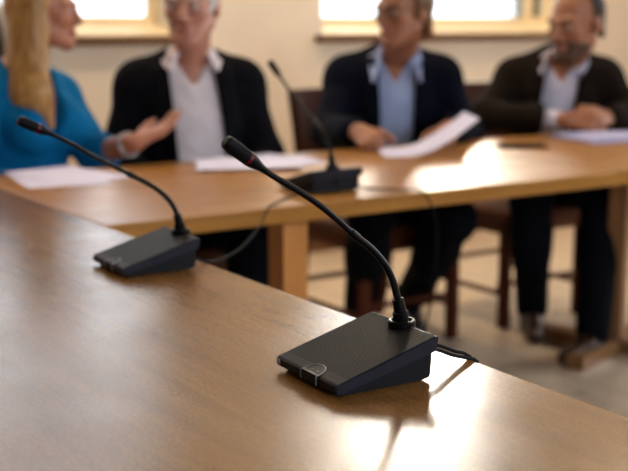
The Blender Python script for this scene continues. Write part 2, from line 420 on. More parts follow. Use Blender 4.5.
def window(n, u0, u1, z0, z1, p_in, p_out, along, glazed=True, bottom=0.09, mullion=None):
    """frame set near the outer face; lining boards cover the reveal; sill board at the bottom"""
    def B(bm, ua, ub, pa, pb, za, zb, bev=0.0):
        pa, pb = min(pa, pb), max(pa, pb)
        if along == 'x': bx(bm, (ua, pa, za), (ub, pb, zb), bev)
        else: bx(bm, (pa, ua, za), (pb, ub, zb), bev)
    d = 1 if p_out > p_in else -1
    root = empty('window_%d' % n, ((u0 + u1) / 2, p_in, z0) if along == 'x' else (p_in, (u0 + u1) / 2, z0)); struct(root)
    inv = Matrix.Translation(-Vector(root.location))
    def fin(name, bm, mat):
        bmesh.ops.transform(bm, matrix=inv, verts=bm.verts)
        return obj(name, bm, mat, root)
    f0, f1 = p_out - d * 0.07, p_out - d * 0.01
    bm = bmesh.new()
    B(bm, u0, u1, f0, f1, z0 + 0.02, z0 + bottom, 0.004)
    B(bm, u0, u1, f0, f1, z1 - 0.07, z1, 0.004)
    B(bm, u0, u0 + 0.06, f0, f1, z0 + bottom, z1 - 0.07, 0.004)
    B(bm, u1 - 0.06, u1, f0, f1, z0 + bottom, z1 - 0.07, 0.004)
    if mullion: B(bm, mullion - 0.032, mullion + 0.032, f0, f1, z0 + bottom, z1 - 0.07, 0.004)
    fin('window_frame', bm, M['winframe'])
    bm = bmesh.new()
    g = (f0 + f1) / 2
    B(bm, u0 + 0.05, u1 - 0.05, g - 0.003, g + 0.003, z0 + bottom - 0.01, z1 - 0.06)
    if glazed: fin('window_pane', bm, M['glass'])
    else: bm.free()
    bm = bmesh.new()   # white lining of the reveal
    t = 0.012
    B(bm, u0, u0 + t, p_in, f0, z0, z1); B(bm, u1 - t, u1, p_in, f0, z0, z1); B(bm, u0 + t, u1 - t, p_in, f0, z1 - t, z1)
    fin('window_reveal', bm, M['reveal'])
    bm = bmesh.new()   # sill apron sloping up towards the glass
    pr = [(p_in + d * 0.004, z0 + 0.0), (p_in + d * 0.004, z0 + 0.012), (f0, z0 + bottom - 0.025), (f0, z0 + 0.0)]
    def V3(u, q): return (u, q[0], q[1]) if along == 'x' else (q[0], u, q[1])
    va = [bm.verts.new(V3(u0 + t, q)) for q in pr]; vb = [bm.verts.new(V3(u1 - t, q)) for q in pr]
    bm.faces.new(va); bm.faces.new(vb[::-1])
    for i in range(4): bm.faces.new((va[i], vb[i], vb[(i + 1) % 4], va[(i + 1) % 4]))
    fin('window_slope', bm, M['winframe'])
    bm = bmesh.new()
    B(bm, u0 - 0.03, u1 + 0.03, p_in - d * 0.045, p_in, z0 - 0.032, z0 + 0.004, 0.006)
    fin('window_sill', bm, M['sill'])
    return root
window(1, *WIN[0], Y1, Y1 + TH, 'x'); window(2, *WIN[1], Y1, Y1 + TH, 'x', mullion=4.79)
window(3, *FILL[0], Y0, Y0 - TH, 'x'); window(4, *FILL[1], Y0, Y0 - TH, 'x')
window(5, *SIDE[0], X1, X1 + TH, 'y'); window(6, *SIDE[1], X1, X1 + TH, 'y')

for nm, (lo, hi) in {'baseboard_back': ((X0, Y1 - 0.018, 0), (X1, Y1, 0.10)), 'baseboard_left': ((X0, Y0, 0), (X0 + 0.018, Y1, 0.10)),
                     'baseboard_right': ((X1 - 0.018, Y0, 0), (X1, Y1, 0.10)), 'baseboard_front': ((X0, Y0, 0), (X1, Y0 + 0.018, 0.10))}.items():
    bm = bmesh.new(); bx(bm, lo, hi, 0.004); struct(obj(nm, bm, M['sill']))

def area(name, loc, rot, sx, sy, power, col):
    l = bpy.data.lights.new(name, 'AREA'); l.shape = 'RECTANGLE'; l.size = sx; l.size_y = sy; l.energy = power; l.color = col
    o = bpy.data.objects.new(name, l); o.location = loc; o.rotation_euler = rot; COL.objects.link(o); return o
COOL = (0.80, 0.90, 1.0)
# area lamps added as fill light at unseen windows behind and beside the photographer
P_FRONT, P_SIDE = 75.0, 85.0
for (u0, u1, z0, z1) in FILL:
    area('window_fill', ((u0 + u1) / 2, Y0 - TH - 0.06, (z0 + z1) / 2), (R(90), 0, 0), u1 - u0, z1 - z0, P_FRONT, COOL)
for (u0, u1, z0, z1) in SIDE:
    area('window_fill', (X1 + TH + 0.06, (u0 + u1) / 2, (z0 + z1) / 2), (R(90), 0, R(90)), u1 - u0, z1 - z0, P_SIDE, (0.92, 0.96, 1.0))

# unseen ceiling lamps added to brighten the wall and the floor near it
def emis(name, col, s):
    m = bpy.data.materials.new(name); m.use_nodes = True
    b = m.node_tree.nodes['Principled BSDF']
    b.inputs['Base Color'].default_value = (0.9, 0.88, 0.82, 1)
    b.inputs['Emission Color'].default_value = (*col, 1); b.inputs['Emission Strength'].default_value = s
    return m
M['lamp'] = emis('warm fill lamp diffuser', (1.0, 0.77, 0.53), 62.0)
for i, (x, y) in enumerate([(0.6, 3.85), (2.6, 3.85), (4.6, 3.85)]):
    t = empty('ceiling_fill_lamp', (x, y, ZC))
    tag(t, 'unseen round ceiling lamp added as warm fill near the window wall', 'added fill light', 'added fill lamps on the ceiling')
    bm = bmesh.new(); lathe(bm, [(0.24, -0.001), (0.24, -0.05), (0.21, -0.05), (0.21, -0.03), (0.01, -0.03)]); obj('fill_lamp_ring', bm, M['trimw'], t)
    bm = bmesh.new(); lathe(bm, [(0.205, -0.032), (0.2, -0.06), (0.14, -0.08), (0.02, -0.088)]); obj('fill_lamp_diffuser', bm, M['lamp'], t)

# ------------------------------------------------------------------ tables
TZ = 0.75
def table_board(name, lo, hi, mat, parent, bev=0.004):
    bm = bmesh.new(); bx(bm, lo, hi, bev, 3); return obj(name, bm, mat, parent)
FX = 0.887                                 # long edge of the near table
t = empty('meeting_table', (0.4, 1.6, 0))
tag(t, 'big worn brown wooden table carrying the two sharp black microphones', 'table')
def rel(p, o): return tuple(a - b for a, b in zip(p, o))
o_ = (0.4, 1.6, 0)
table_board('tabletop', rel((-0.12, 0.30, TZ - 0.04), o_), rel((FX, 2.95, TZ), o_), M['table'], t, 0.0025)
bm = bmesh.new()
for lo, hi in (((0.0, 0.42, 0.62), (0.77, 0.445, TZ - 0.04)), ((0.0, 2.80, 0.62), (0.77, 2.825, TZ - 0.04)), ((0.0, 0.445, 0.62), (0.025, 2.80, TZ - 0.04)), ((0.745, 0.445, 0.62), (0.77, 2.80, TZ - 0.04))):
    bx(bm, rel(lo, o_), rel(hi, o_), 0.003)
obj('apron', bm, M['brownleg'], t)
for x in (0.0, 0.70):
    for y in (0.42, 2.755):
        bm = bmesh.new(); bx(bm, rel((x, y, 0), o_), rel((x + 0.07, y + 0.07, TZ - 0.041), o_), 0.006); obj('leg', bm, M['brownleg'], t)

t = empty('meeting_table', (1.64, 2.52, 0)); o_ = (1.64, 2.52, 0)
tag(t, 'honey coloured wooden table at which the four people sit', 'table')
table_board('tabletop', rel((FX + 0.003, 2.085, TZ - 0.038), o_), rel((2.385, 2.95, TZ), o_), M['oak'], t, 0.005)
for (x, y) in ((1.35, 2.15), (1.35, 2.82)):
    bm = bmesh.new(); bx(bm, rel((x, y, 0), o_), rel((x + 0.068, y + 0.068, TZ - 0.038), o_), 0.004); obj('leg', bm, M['oakleg'], t)
bm = bmesh.new(); bx(bm, rel((1.43, 2.50, 0.64), o_), rel((2.385, 2.53, TZ - 0.038), o_), 0.003); obj('beam', bm, M['brownleg'], t)

t = empty('side_table', (3.05, 2.65, 0)); o_ = (3.05, 2.65, 0)
tag(t, 'darker wooden table on one post, continuing the honey coloured table', 'table')
table_board('tabletop', rel((2.388, 2.105, TZ - 0.042), o_), rel((3.75, 2.95, TZ), o_), M['oak'], t, 0.004)
bm = bmesh.new(); bx(bm, (-0.032, -0.032, 0.05), (0.032, 0.032, TZ - 0.075), 0.006, rot=Matrix.Rotation(R(25), 3, 'Z'), org=(0, 0, 0)); obj('leg', bm, M['brownleg'], t)
bm = bmesh.new(); bx(bm, (-0.6, -0.035, TZ - 0.08), (0.6, 0.035, TZ - 0.042), 0.004); obj('beam', bm, M['brownleg'], t)
for a in (17, 107):
    bm = bmesh.new(); bx(bm, (-0.31, -0.036, 0.0), (0.31, 0.036, 0.05), 0.008, rot=Matrix.Rotation(R(a), 3, 'Z'), org=(0, 0, 0)); obj('foot', bm, M['brownleg'], t)

# ------------------------------------------------------------------ microphones
def prism_xz(bm, prof, y0, y1, bev=0.0):
    """closed profile in x,z swept from y0 to y1"""
    a = [bm.verts.new((x, y0, z)) for x, z in prof]; b = [bm.verts.new((x, y1, z)) for x, z in prof]
    n = len(prof); fs = [bm.faces.new(a), bm.faces.new(b[::-1])]
    for i in range(n): fs.append(bm.faces.new((a[i], b[i], b[(i + 1) % n], a[(i + 1) % n])))
    bmesh.ops.recalc_face_normals(bm, faces=fs)
    if bev:
        bmesh.ops.bevel(bm, geom=list({e for f in fs for e in f.edges}), offset=bev, segments=2, affect='EDGES')

def make_mic(loc, rz, neck, label, size=1.0):
    t = empty('microphone', loc, rz)
    tag(t, label, 'microphone', 'gooseneck conference microphones')
    HW = 0.066
    t.scale = (1.045 * size, size, size)
    neck = [(a / (1.045 * size), b, c / size) for a, b, c in neck]
    def ztop(x): return 0.0155 + (x + 0.064) / 0.128 * 0.0365
    # lower body, recessed below the top shell
    bm = bmesh.new()
    prism_xz(bm, [(-0.056, 0.001), (0.052, 0.001), (0.0605, 0.004), (0.0625, 0.040), (0.055, 0.040), (-0.055, 0.008)], -HW + 0.0055, HW - 0.0055, 0.0015)
    obj('body', bm, M['sideplastic'], t)
    # top shell: slanted tray with a thin side border
    bm = bmesh.new()
    prism_xz(bm, [(-0.064, 0.006), (-0.060, 0.0045), (0.0645, 0.0345), (0.067, ztop(0.064) - 0.001), (0.064, ztop(0.064)), (-0.064, ztop(-0.064))], -HW, HW, 0.0012)
    obj('shell', bm, M['shellplastic'], t)
    # perforated plate on top
    bm = bmesh.new()
    x0, x1 = -0.0615, 0.0625
    prism_xz(bm, [(x0, ztop(x0) - 0.0008), (x1, ztop(x1) - 0.0008), (x1, ztop(x1) + 0.0005), (x0, ztop(x0) + 0.0005)], -HW + 0.0015, HW - 0.0015)
    obj('speaker_grille', bm, M['grille'], t)
    # talk button with its silver outline on the front lip
    by, bw = -0.010, 0.0165
    bm = bmesh.new()
    out = []
    for k in range(17):
        a = math.pi * k / 16
        x = -0.0615 + 0.0145 * math.sin(a); out.append((x, by + bw * math.cos(a)))
    top = [bm.verts.new((x, y, ztop(x) + 0.0011)) for x, y in out]; bot = [bm.verts.new((x, y, ztop(x) - 0.001)) for x, y in out]
    bm.faces.new(top); bm.faces.new(bot[::-1])
    for i in range(len(out)): j = (i + 1) % len(out); bm.faces.new((top[i], bot[i], bot[j], top[j]))
    bx(bm, (-0.0655, by - bw, 0.0065), (-0.0605, by + bw, ztop(-0.0615) + 0.0011), 0.0004)
    btn = obj('talk_button', bm, M['sideplastic'], t)
    bm = bmesh.new()
    pts = [(-0.0661, by + bw, 0.006), (-0.0661, by + bw, ztop(-0.064) + 0.0008)] + [(x, y, ztop(x) + 0.0014) for x, y in out] + [(-0.0661, by - bw, ztop(-0.064) + 0.0008), (-0.0661, by - bw, 0.006)]
    tube(bm, pts, 0.0006, 6)
    obj('button_outline', bm, M['silver'], btn)
    bm = bmesh.new()
    for yy in (by - 0.006, by + 0.005): bx(bm, (-0.0585, yy - 0.002, ztop(-0.058) + 0.0006), (-0.0573, yy + 0.002, ztop(-0.058) + 0.0015))
    obj('button_symbol', bm, M['symbol'], btn)
    bm = bmesh.new(); lathe(bm, [(0.0036, 0), (0.0036, 0.0008), (0.003, 0.0013), (0.0002, 0.0014)], (-0.0641, HW - 0.006, 0.0105), (-1, 0, 0), 16)
    obj('indicator', bm, M['silver'], t)
    for (fx, fy) in ((-0.047, -0.05), (-0.047, 0.05), (0.045, -0.05), (0.045, 0.05)):
        bm = bmesh.new(); lathe(bm, [(0.006, 0.0), (0.006, 0.002)], (fx, fy, 0), seg=16); obj('foot', bm, M['rubber'], t)
    # socket at the back edge
    sx = neck[0][0]
    bm = bmesh.new()
    lathe(bm, [(0.0145, 0.010), (0.0155, 0.012), (0.0160, 0.052), (0.0160, 0.0555), (0.0148, 0.0568), (0.0122, 0.0568), (0.0116, 0.0555), (0.0112, 0.047), (0.001, 0.047)], (sx, 0, 0))
    obj('socket', bm, M['blackplastic'], t)
    # gooseneck
    path = catmull(neck, 10)
    L = [0.0]
    for a, b in zip(path, path[1:]): L.append(L[-1] + (b - a).length)
    tot = L[-1]
    def at(s):
        s = max(0, min(tot, s))
        for i in range(len(L) - 1):
            if L[i + 1] >= s:
                f = (s - L[i]) / max(1e-9, L[i + 1] - L[i]); return path[i].lerp(path[i + 1], f)
        return path[-1]
    def run(s0, s1, ds=0.003):
        n = max(2, int((s1 - s0) / ds)); return [s0 + (s1 - s0) * i / n for i in range(n + 1)]
    def part(name, spans, mat, seg=16, parent=t):
        bm = bmesh.new()
        tube(bm, [at(s) for s, r in spans], [r for s, r in spans], seg); return obj(name, bm, mat, parent)
    part('connector', [(0.0, 0.0080), (0.001, 0.0092), (0.018, 0.0090), (0.0185, 0.0090), (0.0195, 0.0084), (0.0200, 0.0073), (0.021, 0.0073), (0.034, 0.0066), (0.0355, 0.0064), (0.036, 0.0052)], M['blackplastic'], 20)
    # flexible lower part: fine ribs
    sp = []
    s = 0.034
    mid = tot * 0.40
    while s < mid:
        sp += [(s, 0.0041), (s + 0.0008, 0.0043), (s + 0.0016, 0.0041)]; s += 0.0022
    nk = part('gooseneck', sp + [(mid, 0.0042), (mid + 0.001, 0.0049), (mid + 0.012, 0.0049), (mid + 0.013, 0.0038)] + [(q, 0.0037 - 0.0008 * (q - mid) / tot) for q in run(mid + 0.0135, tot - 0.052)], M['neck'], 16)
    head = part('capsule', [(tot - 0.058, 0.0036), (tot - 0.052, 0.0040), (tot - 0.046, 0.0056), (tot - 0.041, 0.0070), (tot - 0.037, 0.0076), (tot - 0.035, 0.0077), (tot - 0.030, 0.0077), (tot - 0.006, 0.0078), (tot - 0.002, 0.0074), (tot - 0.0005, 0.0062), (tot, 0.0045)], M['blackplastic'], 24)
    part('light_ring', [(tot - 0.0345, 0.0077), (tot - 0.0342, 0.00805), (tot - 0.0312, 0.00805), (tot - 0.0309, 0.0077)], M['ledring'], 24, head)
    d = (at(tot) - at(tot - 0.03)).normalized(); u = Vector((0, 1, 0)); w = d.cross(u).normalized()
    bm = bmesh.new()
    for row in range(6):
        c = at(tot - 0.009 - 0.0036 * row)
        for k in range(16):
            a = 2 * math.pi * k / 16
            n = u * math.cos(a) + w * math.sin(a); q = u * -math.sin(a) + w * math.cos(a)
            p = c + n * 0.0079
            vs = [bm.verts.new(p + d * sx_ * 0.0011 + q * sy_ * 0.0011 + n * 0.00006) for sx_, sy_ in ((-1, -1), (1, -1), (1, 1), (-1, 1))]
            vs2 = [bm.verts.new(v.co - n * 0.0006) for v in vs]
            bm.faces.new(vs); bm.faces.new(vs2[::-1])
            for i in range(4): bm.faces.new((vs[i], vs2[i], vs2[(i + 1) % 4], vs[(i + 1) % 4]))
    obj('sound_slots', bm, M['rubber'], head)
    return t

N1 = [(0.0650, 0, 0.0475), (0.0640, 0, 0.0575), (0.0612, 0, 0.0735), (0.0565, 0, 0.0898), (0.0507, 0, 0.1065), (0.0395, 0, 0.1260), (0.0205, 0, 0.1465), (-0.0028, 0, 0.1645), (-0.0413, 0, 0.1968), (-0.0770, 0, 0.2212), (-0.1127, 0, 0.2425), (-0.1631, 0, 0.2790)]
N2 = [(0.0660, 0, 0.0475), (0.0640, 0, 0.0630), (0.0577, 0, 0.0868), (0.0437, 0, 0.1100), (0.0155, 0, 0.1340), (-0.0312, 0, 0.1605), (-0.0813, 0, 0.1880), (-0.1138, 0, 0.2080), (-0.1472, 0, 0.2260), (-0.2030, 0, 0.2525)]
N3 = [(0.0540, 0, 0.0475), (0.0515, 0, 0.0700), (0.0430, 0, 0.0996), (0.0088, 0, 0.1447), (-0.0400, 0, 0.1730), (-0.0881, 0, 0.1995), (-0.1570, 0, 0.2472), (-0.2282, 0, 0.2997)]
make_mic((0.736, 1.018, TZ), R(-2.5), N1, 'sharpest black gooseneck microphone, perforated wedge base with silver button outline')
make_mic((0.790, 1.690, TZ), R(-2), N2, 'blurred black gooseneck microphone on brown table, its tip crossing the blue blouse')
make_mic((1.528, 2.265, TZ), R(-90), N3, 'black gooseneck microphone on the honey coloured table between the papers', 1.1)

def cable(label, pts, r=0.0021):
    bm = bmesh.new(); tube(bm, catmull(pts, 10), r, 10)
    return tag(obj('microphone_cable', bm, M['rubber']), label, 'cable')
cable('black cable leaving the sharpest microphone and dropping over the table edge', [(0.800, 0.990, 0.781), (0.815, 0.990, 0.782), (0.840, 0.991, 0.774), (0.865, 0.993, 0.763), (0.885, 0.995, 0.755), (0.897, 0.997, 0.738), (0.900, 1.0, 0.66), (0.903, 1.0, 0.5), (0.915, 1.02, 0.2), (0.93, 1.05, 0.05), (0.96, 1.09, 0.008), (1.02, 1.16, 0.004), (1.1, 1.25, 0.004)])
cable('second thin black cable looping behind the sharpest microphone', [(0.800, 0.978, 0.778), (0.822, 0.977, 0.776), (0.850, 0.980, 0.764), (0.878, 0.984, 0.7545), (0.8925, 0.986, 0.748), (0.8965, 0.987, 0.73), (0.8965, 0.985, 0.6), (0.905, 0.975, 0.3), (0.92, 0.97, 0.06), (0.95, 0.965, 0.008), (1.02, 0.96, 0.004), (1.2, 1.02, 0.004)], 0.0022)
cable('black cable hanging across the gap between the two tables', [(0.852, 1.672, 0.775), (0.868, 1.666, 0.762), (0.885, 1.66, 0.7535), (0.905, 1.674, 0.748), (0.97, 1.745, 0.734), (1.08, 1.87, 0.722), (1.19, 1.99, 0.731), (1.255, 2.066, 0.749), (1.285, 2.098, 0.7535), (1.36, 2.16, 0.7535), (1.44, 2.22, 0.757), (1.468, 2.235, 0.765)])
cable('black cable running from the blurred table microphone over the honey coloured edge', [(1.586, 2.225, 0.768), (1.62, 2.20, 0.7535), (1.665, 2.14, 0.7535), (1.695, 2.09, 0.7545), (1.71, 2.072, 0.735), (1.735, 2.068, 0.66), (1.75, 2.10, 0.5), (1.763, 2.18, 0.20), (1.77, 2.22, 0.06), (1.79, 2.27, 0.012), (1.86, 2.36, 0.004), (1.97, 2.50, 0.004)])

# ------------------------------------------------------------------ papers and table things
def sheet(label, corners, mat, lift=None, n=10, name='paper', thick=0.0006, cat='paper', group=None):
    """corners: 4 world points in order; lift(u,v) extra height"""
    c = [Vector(p) for p in corners]
    ctr = sum(c, Vector()) / 4
    bm = bmesh.new()
    def P(u, v):
        p = (c[0] * (1 - u) + c[1] * u) * (1 - v) + (c[3] * (1 - u) + c[2] * u) * v
        return p + Vector((0, 0, lift(u, v) if lift else 0)) - ctr
    top = [[bm.verts.new(P(i / n, j / n) + Vector((0, 0, thick))) for i in range(n + 1)] for j in range(n + 1)]
    bot = [[bm.verts.new(P(i / n, j / n)) for i in range(n + 1)] for j in range(n + 1)]
    for j in range(n):
        for i in range(n):
            bm.faces.new((top[j][i], top[j][i + 1], top[j + 1][i + 1], top[j + 1][i]))
            bm.faces.new((bot[j][i], bot[j + 1][i], bot[j + 1][i + 1], bot[j][i + 1]))
    for i in range(n):
        bm.faces.new((top[0][i], bot[0][i], bot[0][i + 1], top[0][i + 1])); bm.faces.new((top[n][i], top[n][i + 1], bot[n][i + 1], bot[n][i]))
        bm.faces.new((top[i][0], top[i + 1][0], bot[i + 1][0], bot[i][0])); bm.faces.new((top[i][n], bot[i][n], bot[i + 1][n], top[i + 1][n]))
    o = obj(name, bm, mat, None, ctr)
    return tag(o, label, cat, group)

def rect(cx, cy, w, h, deg, z=TZ + 0.0005):
    a = R(deg); ux, uy = math.cos(a), math.sin(a)
    return [(cx + ux * sx * w / 2 - uy * sy * h / 2, cy + uy * sx * w / 2 + ux * sy * h / 2, z) for sx, sy in ((-1, -1), (1, -1), (1, 1), (-1, 1))]
PG = 'loose papers on the meeting table'
sheet('lower white sheet lying on the table in front of the blue blouse', rect(1.065, 2.80, 0.21, 0.297, -8), M['paper'], group=PG)
sheet('upper white sheet turned askew in front of the blue blouse', rect(1.11, 2.83, 0.21, 0.297, 14, TZ + 0.0016), M['paper'], lambda u, v: 0.004 * v * v, group=PG)
sheet('bottom white sheet of the fan in front of the grey haired man', rect(1.68, 2.86, 0.297, 0.21, 5), M['paper'], group=PG)
sheet('middle white sheet of the fan in front of the grey haired man', rect(1.70, 2.80, 0.297, 0.21, -12, TZ + 0.0016), M['paper'], lambda u, v: 0.002 * v, group=PG)
sheet('top white sheet of the fan in front of the grey haired man', rect(1.61, 2.74, 0.297, 0.21, -30, TZ + 0.0048), M['paper'], lambda u, v: 0.008 * u * u, group=PG)
sheet('bent white sheet lifted at one end by the man in the blue shirt', rect(2.225, 2.715, 0.285, 0.20, -28), M['paper'], lambda u, v: 0.002 + 0.10 * max(0, u - 0.30) ** 1.5 * 1.9 + 0.006 * v, 14, group=PG)
sheet('white sheet on the notepad under the clasped hands', rect(3.06, 2.71, 0.297, 0.21, -18, TZ + 0.0145), M['paper2'], group=PG)
t = tag(empty('notepad', (3.06, 2.69, TZ), R(-12)), 'thick pale blue notepad under the clasped hands of the bearded man', 'notepad')
bm = bmesh.new(); bx(bm, (-0.19, -0.115, 0.0005), (0.19, 0.115, 0.0125), 0.001); obj('page_block', bm, M['paper2'], t)
bm = bmesh.new(); bx(bm, (-0.192, -0.117, 0.0), (0.192, 0.117, 0.0015), 0.0004); obj('cover', bm, M['pad'], t)
t = tag(empty('phone', (2.60, 2.68, TZ), R(-30)), 'flat black phone lying in the glare beside the notepad', 'phone')
bm = bmesh.new(); bx(bm, (-0.078, -0.038, 0.0005), (0.078, 0.038, 0.0085), 0.003, 3); obj('body', bm, M['blackplastic'], t)
bm = bmesh.new(); bx(bm, (-0.075, -0.035, 0.0083), (0.075, 0.035, 0.009), 0.0003); obj('screen', bm, M['phone'], t)

# ------------------------------------------------------------------ chairs
def make_chair(loc, rz, label):
    t = empty('wooden_chair', loc, rz)
    tag(t, label, 'chair', 'wooden chairs along the table')
    w, d, zs = 0.225, 0.21, 0.45
    bm = bmesh.new(); bx(bm, (-w, -d, zs - 0.03), (w, d, zs), 0.01, 3); obj('seat', bm, M['chairseat'], t)
    bm = bmesh.new()
    for lo, hi in (((-w + .03, -d + .02, zs - .09), (w - .03, -d + .04, zs - .03)), ((-w + .03, d - .05, zs - .09), (w - .03, d - .03, zs - .03)),
                   ((-w + .02, -d + .03, zs - .09), (-w + .04, d - .04, zs - .03)), ((w - .04, -d + .03, zs - .09), (w - .02, d - .04, zs - .03))):
        bx(bm, lo, hi, 0.003)
    obj('apron', bm, M['chairseat'], t)
    for s in (-1, 1):
        bm = bmesh.new(); x = s * (w - 0.025); bx(bm, (x - .019, -d + .01, 0), (x + .019, -d + .048, zs - .03), 0.004); obj('leg', bm, M['chair'], t)
        bm = bmesh.new()
        tube(bm, catmull([(x, d + .055, 0), (x, d - .0, .25), (x, d - .015, zs), (x, d + .02, .70), (x, d + .065, .90)], 6), 0.021, 8); obj('leg', bm, M['chair'], t)
    for (a, b) in (((-w + .03, -d + .03, .17), (w - .03, -d + .03, .17)), ((-w + .03, d, .20), (w - .03, d, .20)), ((-w + .025, -d + .04, .13), (-w + .025, d + .02, .13)), ((w - .025, -d + .04, .13), (w - .025, d + .02, .13))):
        bm = bmesh.new(); tube(bm, [a, b], 0.011, 8); obj('stretcher', bm, M['chair'], t)
    bm = bmesh.new()   # solid curved back panel
    n = 10
    def P(i, z, off):
        u = i / n * 2 - 1
        y = d + 0.02 + (z - 0.70) * 0.22 + 0.03 * (1 - u * u) + off
        return (u * (w - 0.01), y, z)
    zs_ = [0.56, 0.60, 0.72, 0.84, 0.895, 0.905]
    fr = [[bm.verts.new(P(i, z, -0.011)) for i in range(n + 1)] for z in zs_]; bk = [[bm.verts.new(P(i, z, 0.011)) for i in range(n + 1)] for z in zs_]
    for j in range(len(zs_) - 1):
        for i in range(n):
            bm.faces.new((fr[j][i], fr[j][i + 1], fr[j + 1][i + 1], fr[j + 1][i])); bm.faces.new((bk[j][i], bk[j + 1][i], bk[j + 1][i + 1], bk[j][i + 1]))
        bm.faces.new((fr[j][0], fr[j + 1][0], bk[j + 1][0], bk[j][0])); bm.faces.new((fr[j][n], bk[j][n], bk[j + 1][n], fr[j + 1][n]))
    for i in range(n):
        bm.faces.new((fr[0][i], bk[0][i], bk[0][i + 1], fr[0][i + 1])); bm.faces.new((fr[-1][i], fr[-1][i + 1], bk[-1][i + 1], bk[-1][i]))
    obj('backrest', bm, M['chair'], t)
    return t
ch = make_chair((2.47, 3.27, 0), 0, 'dark red brown wooden chair under the man in the blue shirt')
for (x, y, rz, lab) in ((3.13, 3.27, 0, 'dark red brown wooden chair under the bearded man'), (1.79, 3.30, R(-5), 'dark red brown wooden chair under the grey haired man'), (1.08, 3.30, R(18), 'dark red brown wooden chair under the woman in blue')):
    c = copy_tree(ch); c.location = (x, y, 0); c.rotation_euler = (0, 0, rz); c['label'] = lab

# oval backed chair by the wall, partly in the picture
t = tag(empty('oval_back_chair', (1.345, 4.22, 0), R(8)), 'tall chair with pale oval back frame and dark padding behind the woman', 'chair')
bm = bmesh.new()
pts = [Vector((0.20 * math.cos(a), 0.20 + 0.10 * (0.30 * math.sin(a)), 1.03 + 0.30 * math.sin(a))) for a in [2 * math.pi * k / 40 for k in range(41)]]
tube(bm, pts, 0.024, 10, False); back = obj('back_frame', bm, M['paleframe'], t)
bm = bmesh.new()
vs = [bm.verts.new((0.185 * math.cos(a), 0.188 + 0.03 * math.sin(a), 1.03 + 0.285 * math.sin(a))) for a in [2 * math.pi * k / 40 for k in range(40)]]
vb = [bm.verts.new(v.co + Vector((0, 0.03, 0))) for v in vs]
bm.faces.new(vs); bm.faces.new(vb[::-1])
for i in range(40): j = (i + 1) % 40; bm.faces.new((vs[i], vb[i], vb[j], vs[j]))
obj('back_pad', bm, M['pad'], t)
bm = bmesh.new(); bx(bm, (-0.23, -0.22, 0.40), (0.23, 0.20, 0.47), 0.025, 3); obj('seat', bm, M['pad'], t)
for s in (-1, 1):
    bm = bmesh.new(); tube(bm, [(s * 0.19, -0.18, 0), (s * 0.19, -0.18, 0.41)], [0.014, 0.022], 10); obj('leg', bm, M['paleframe'], t)
    bm = bmesh.new(); tube(bm, [(s * 0.17, 0.24, 0), (s * 0.17, 0.18, 0.42), (s * 0.12, 0.185, 0.80)], [0.014, 0.022, 0.02], 10); obj('leg', bm, M['paleframe'], t)

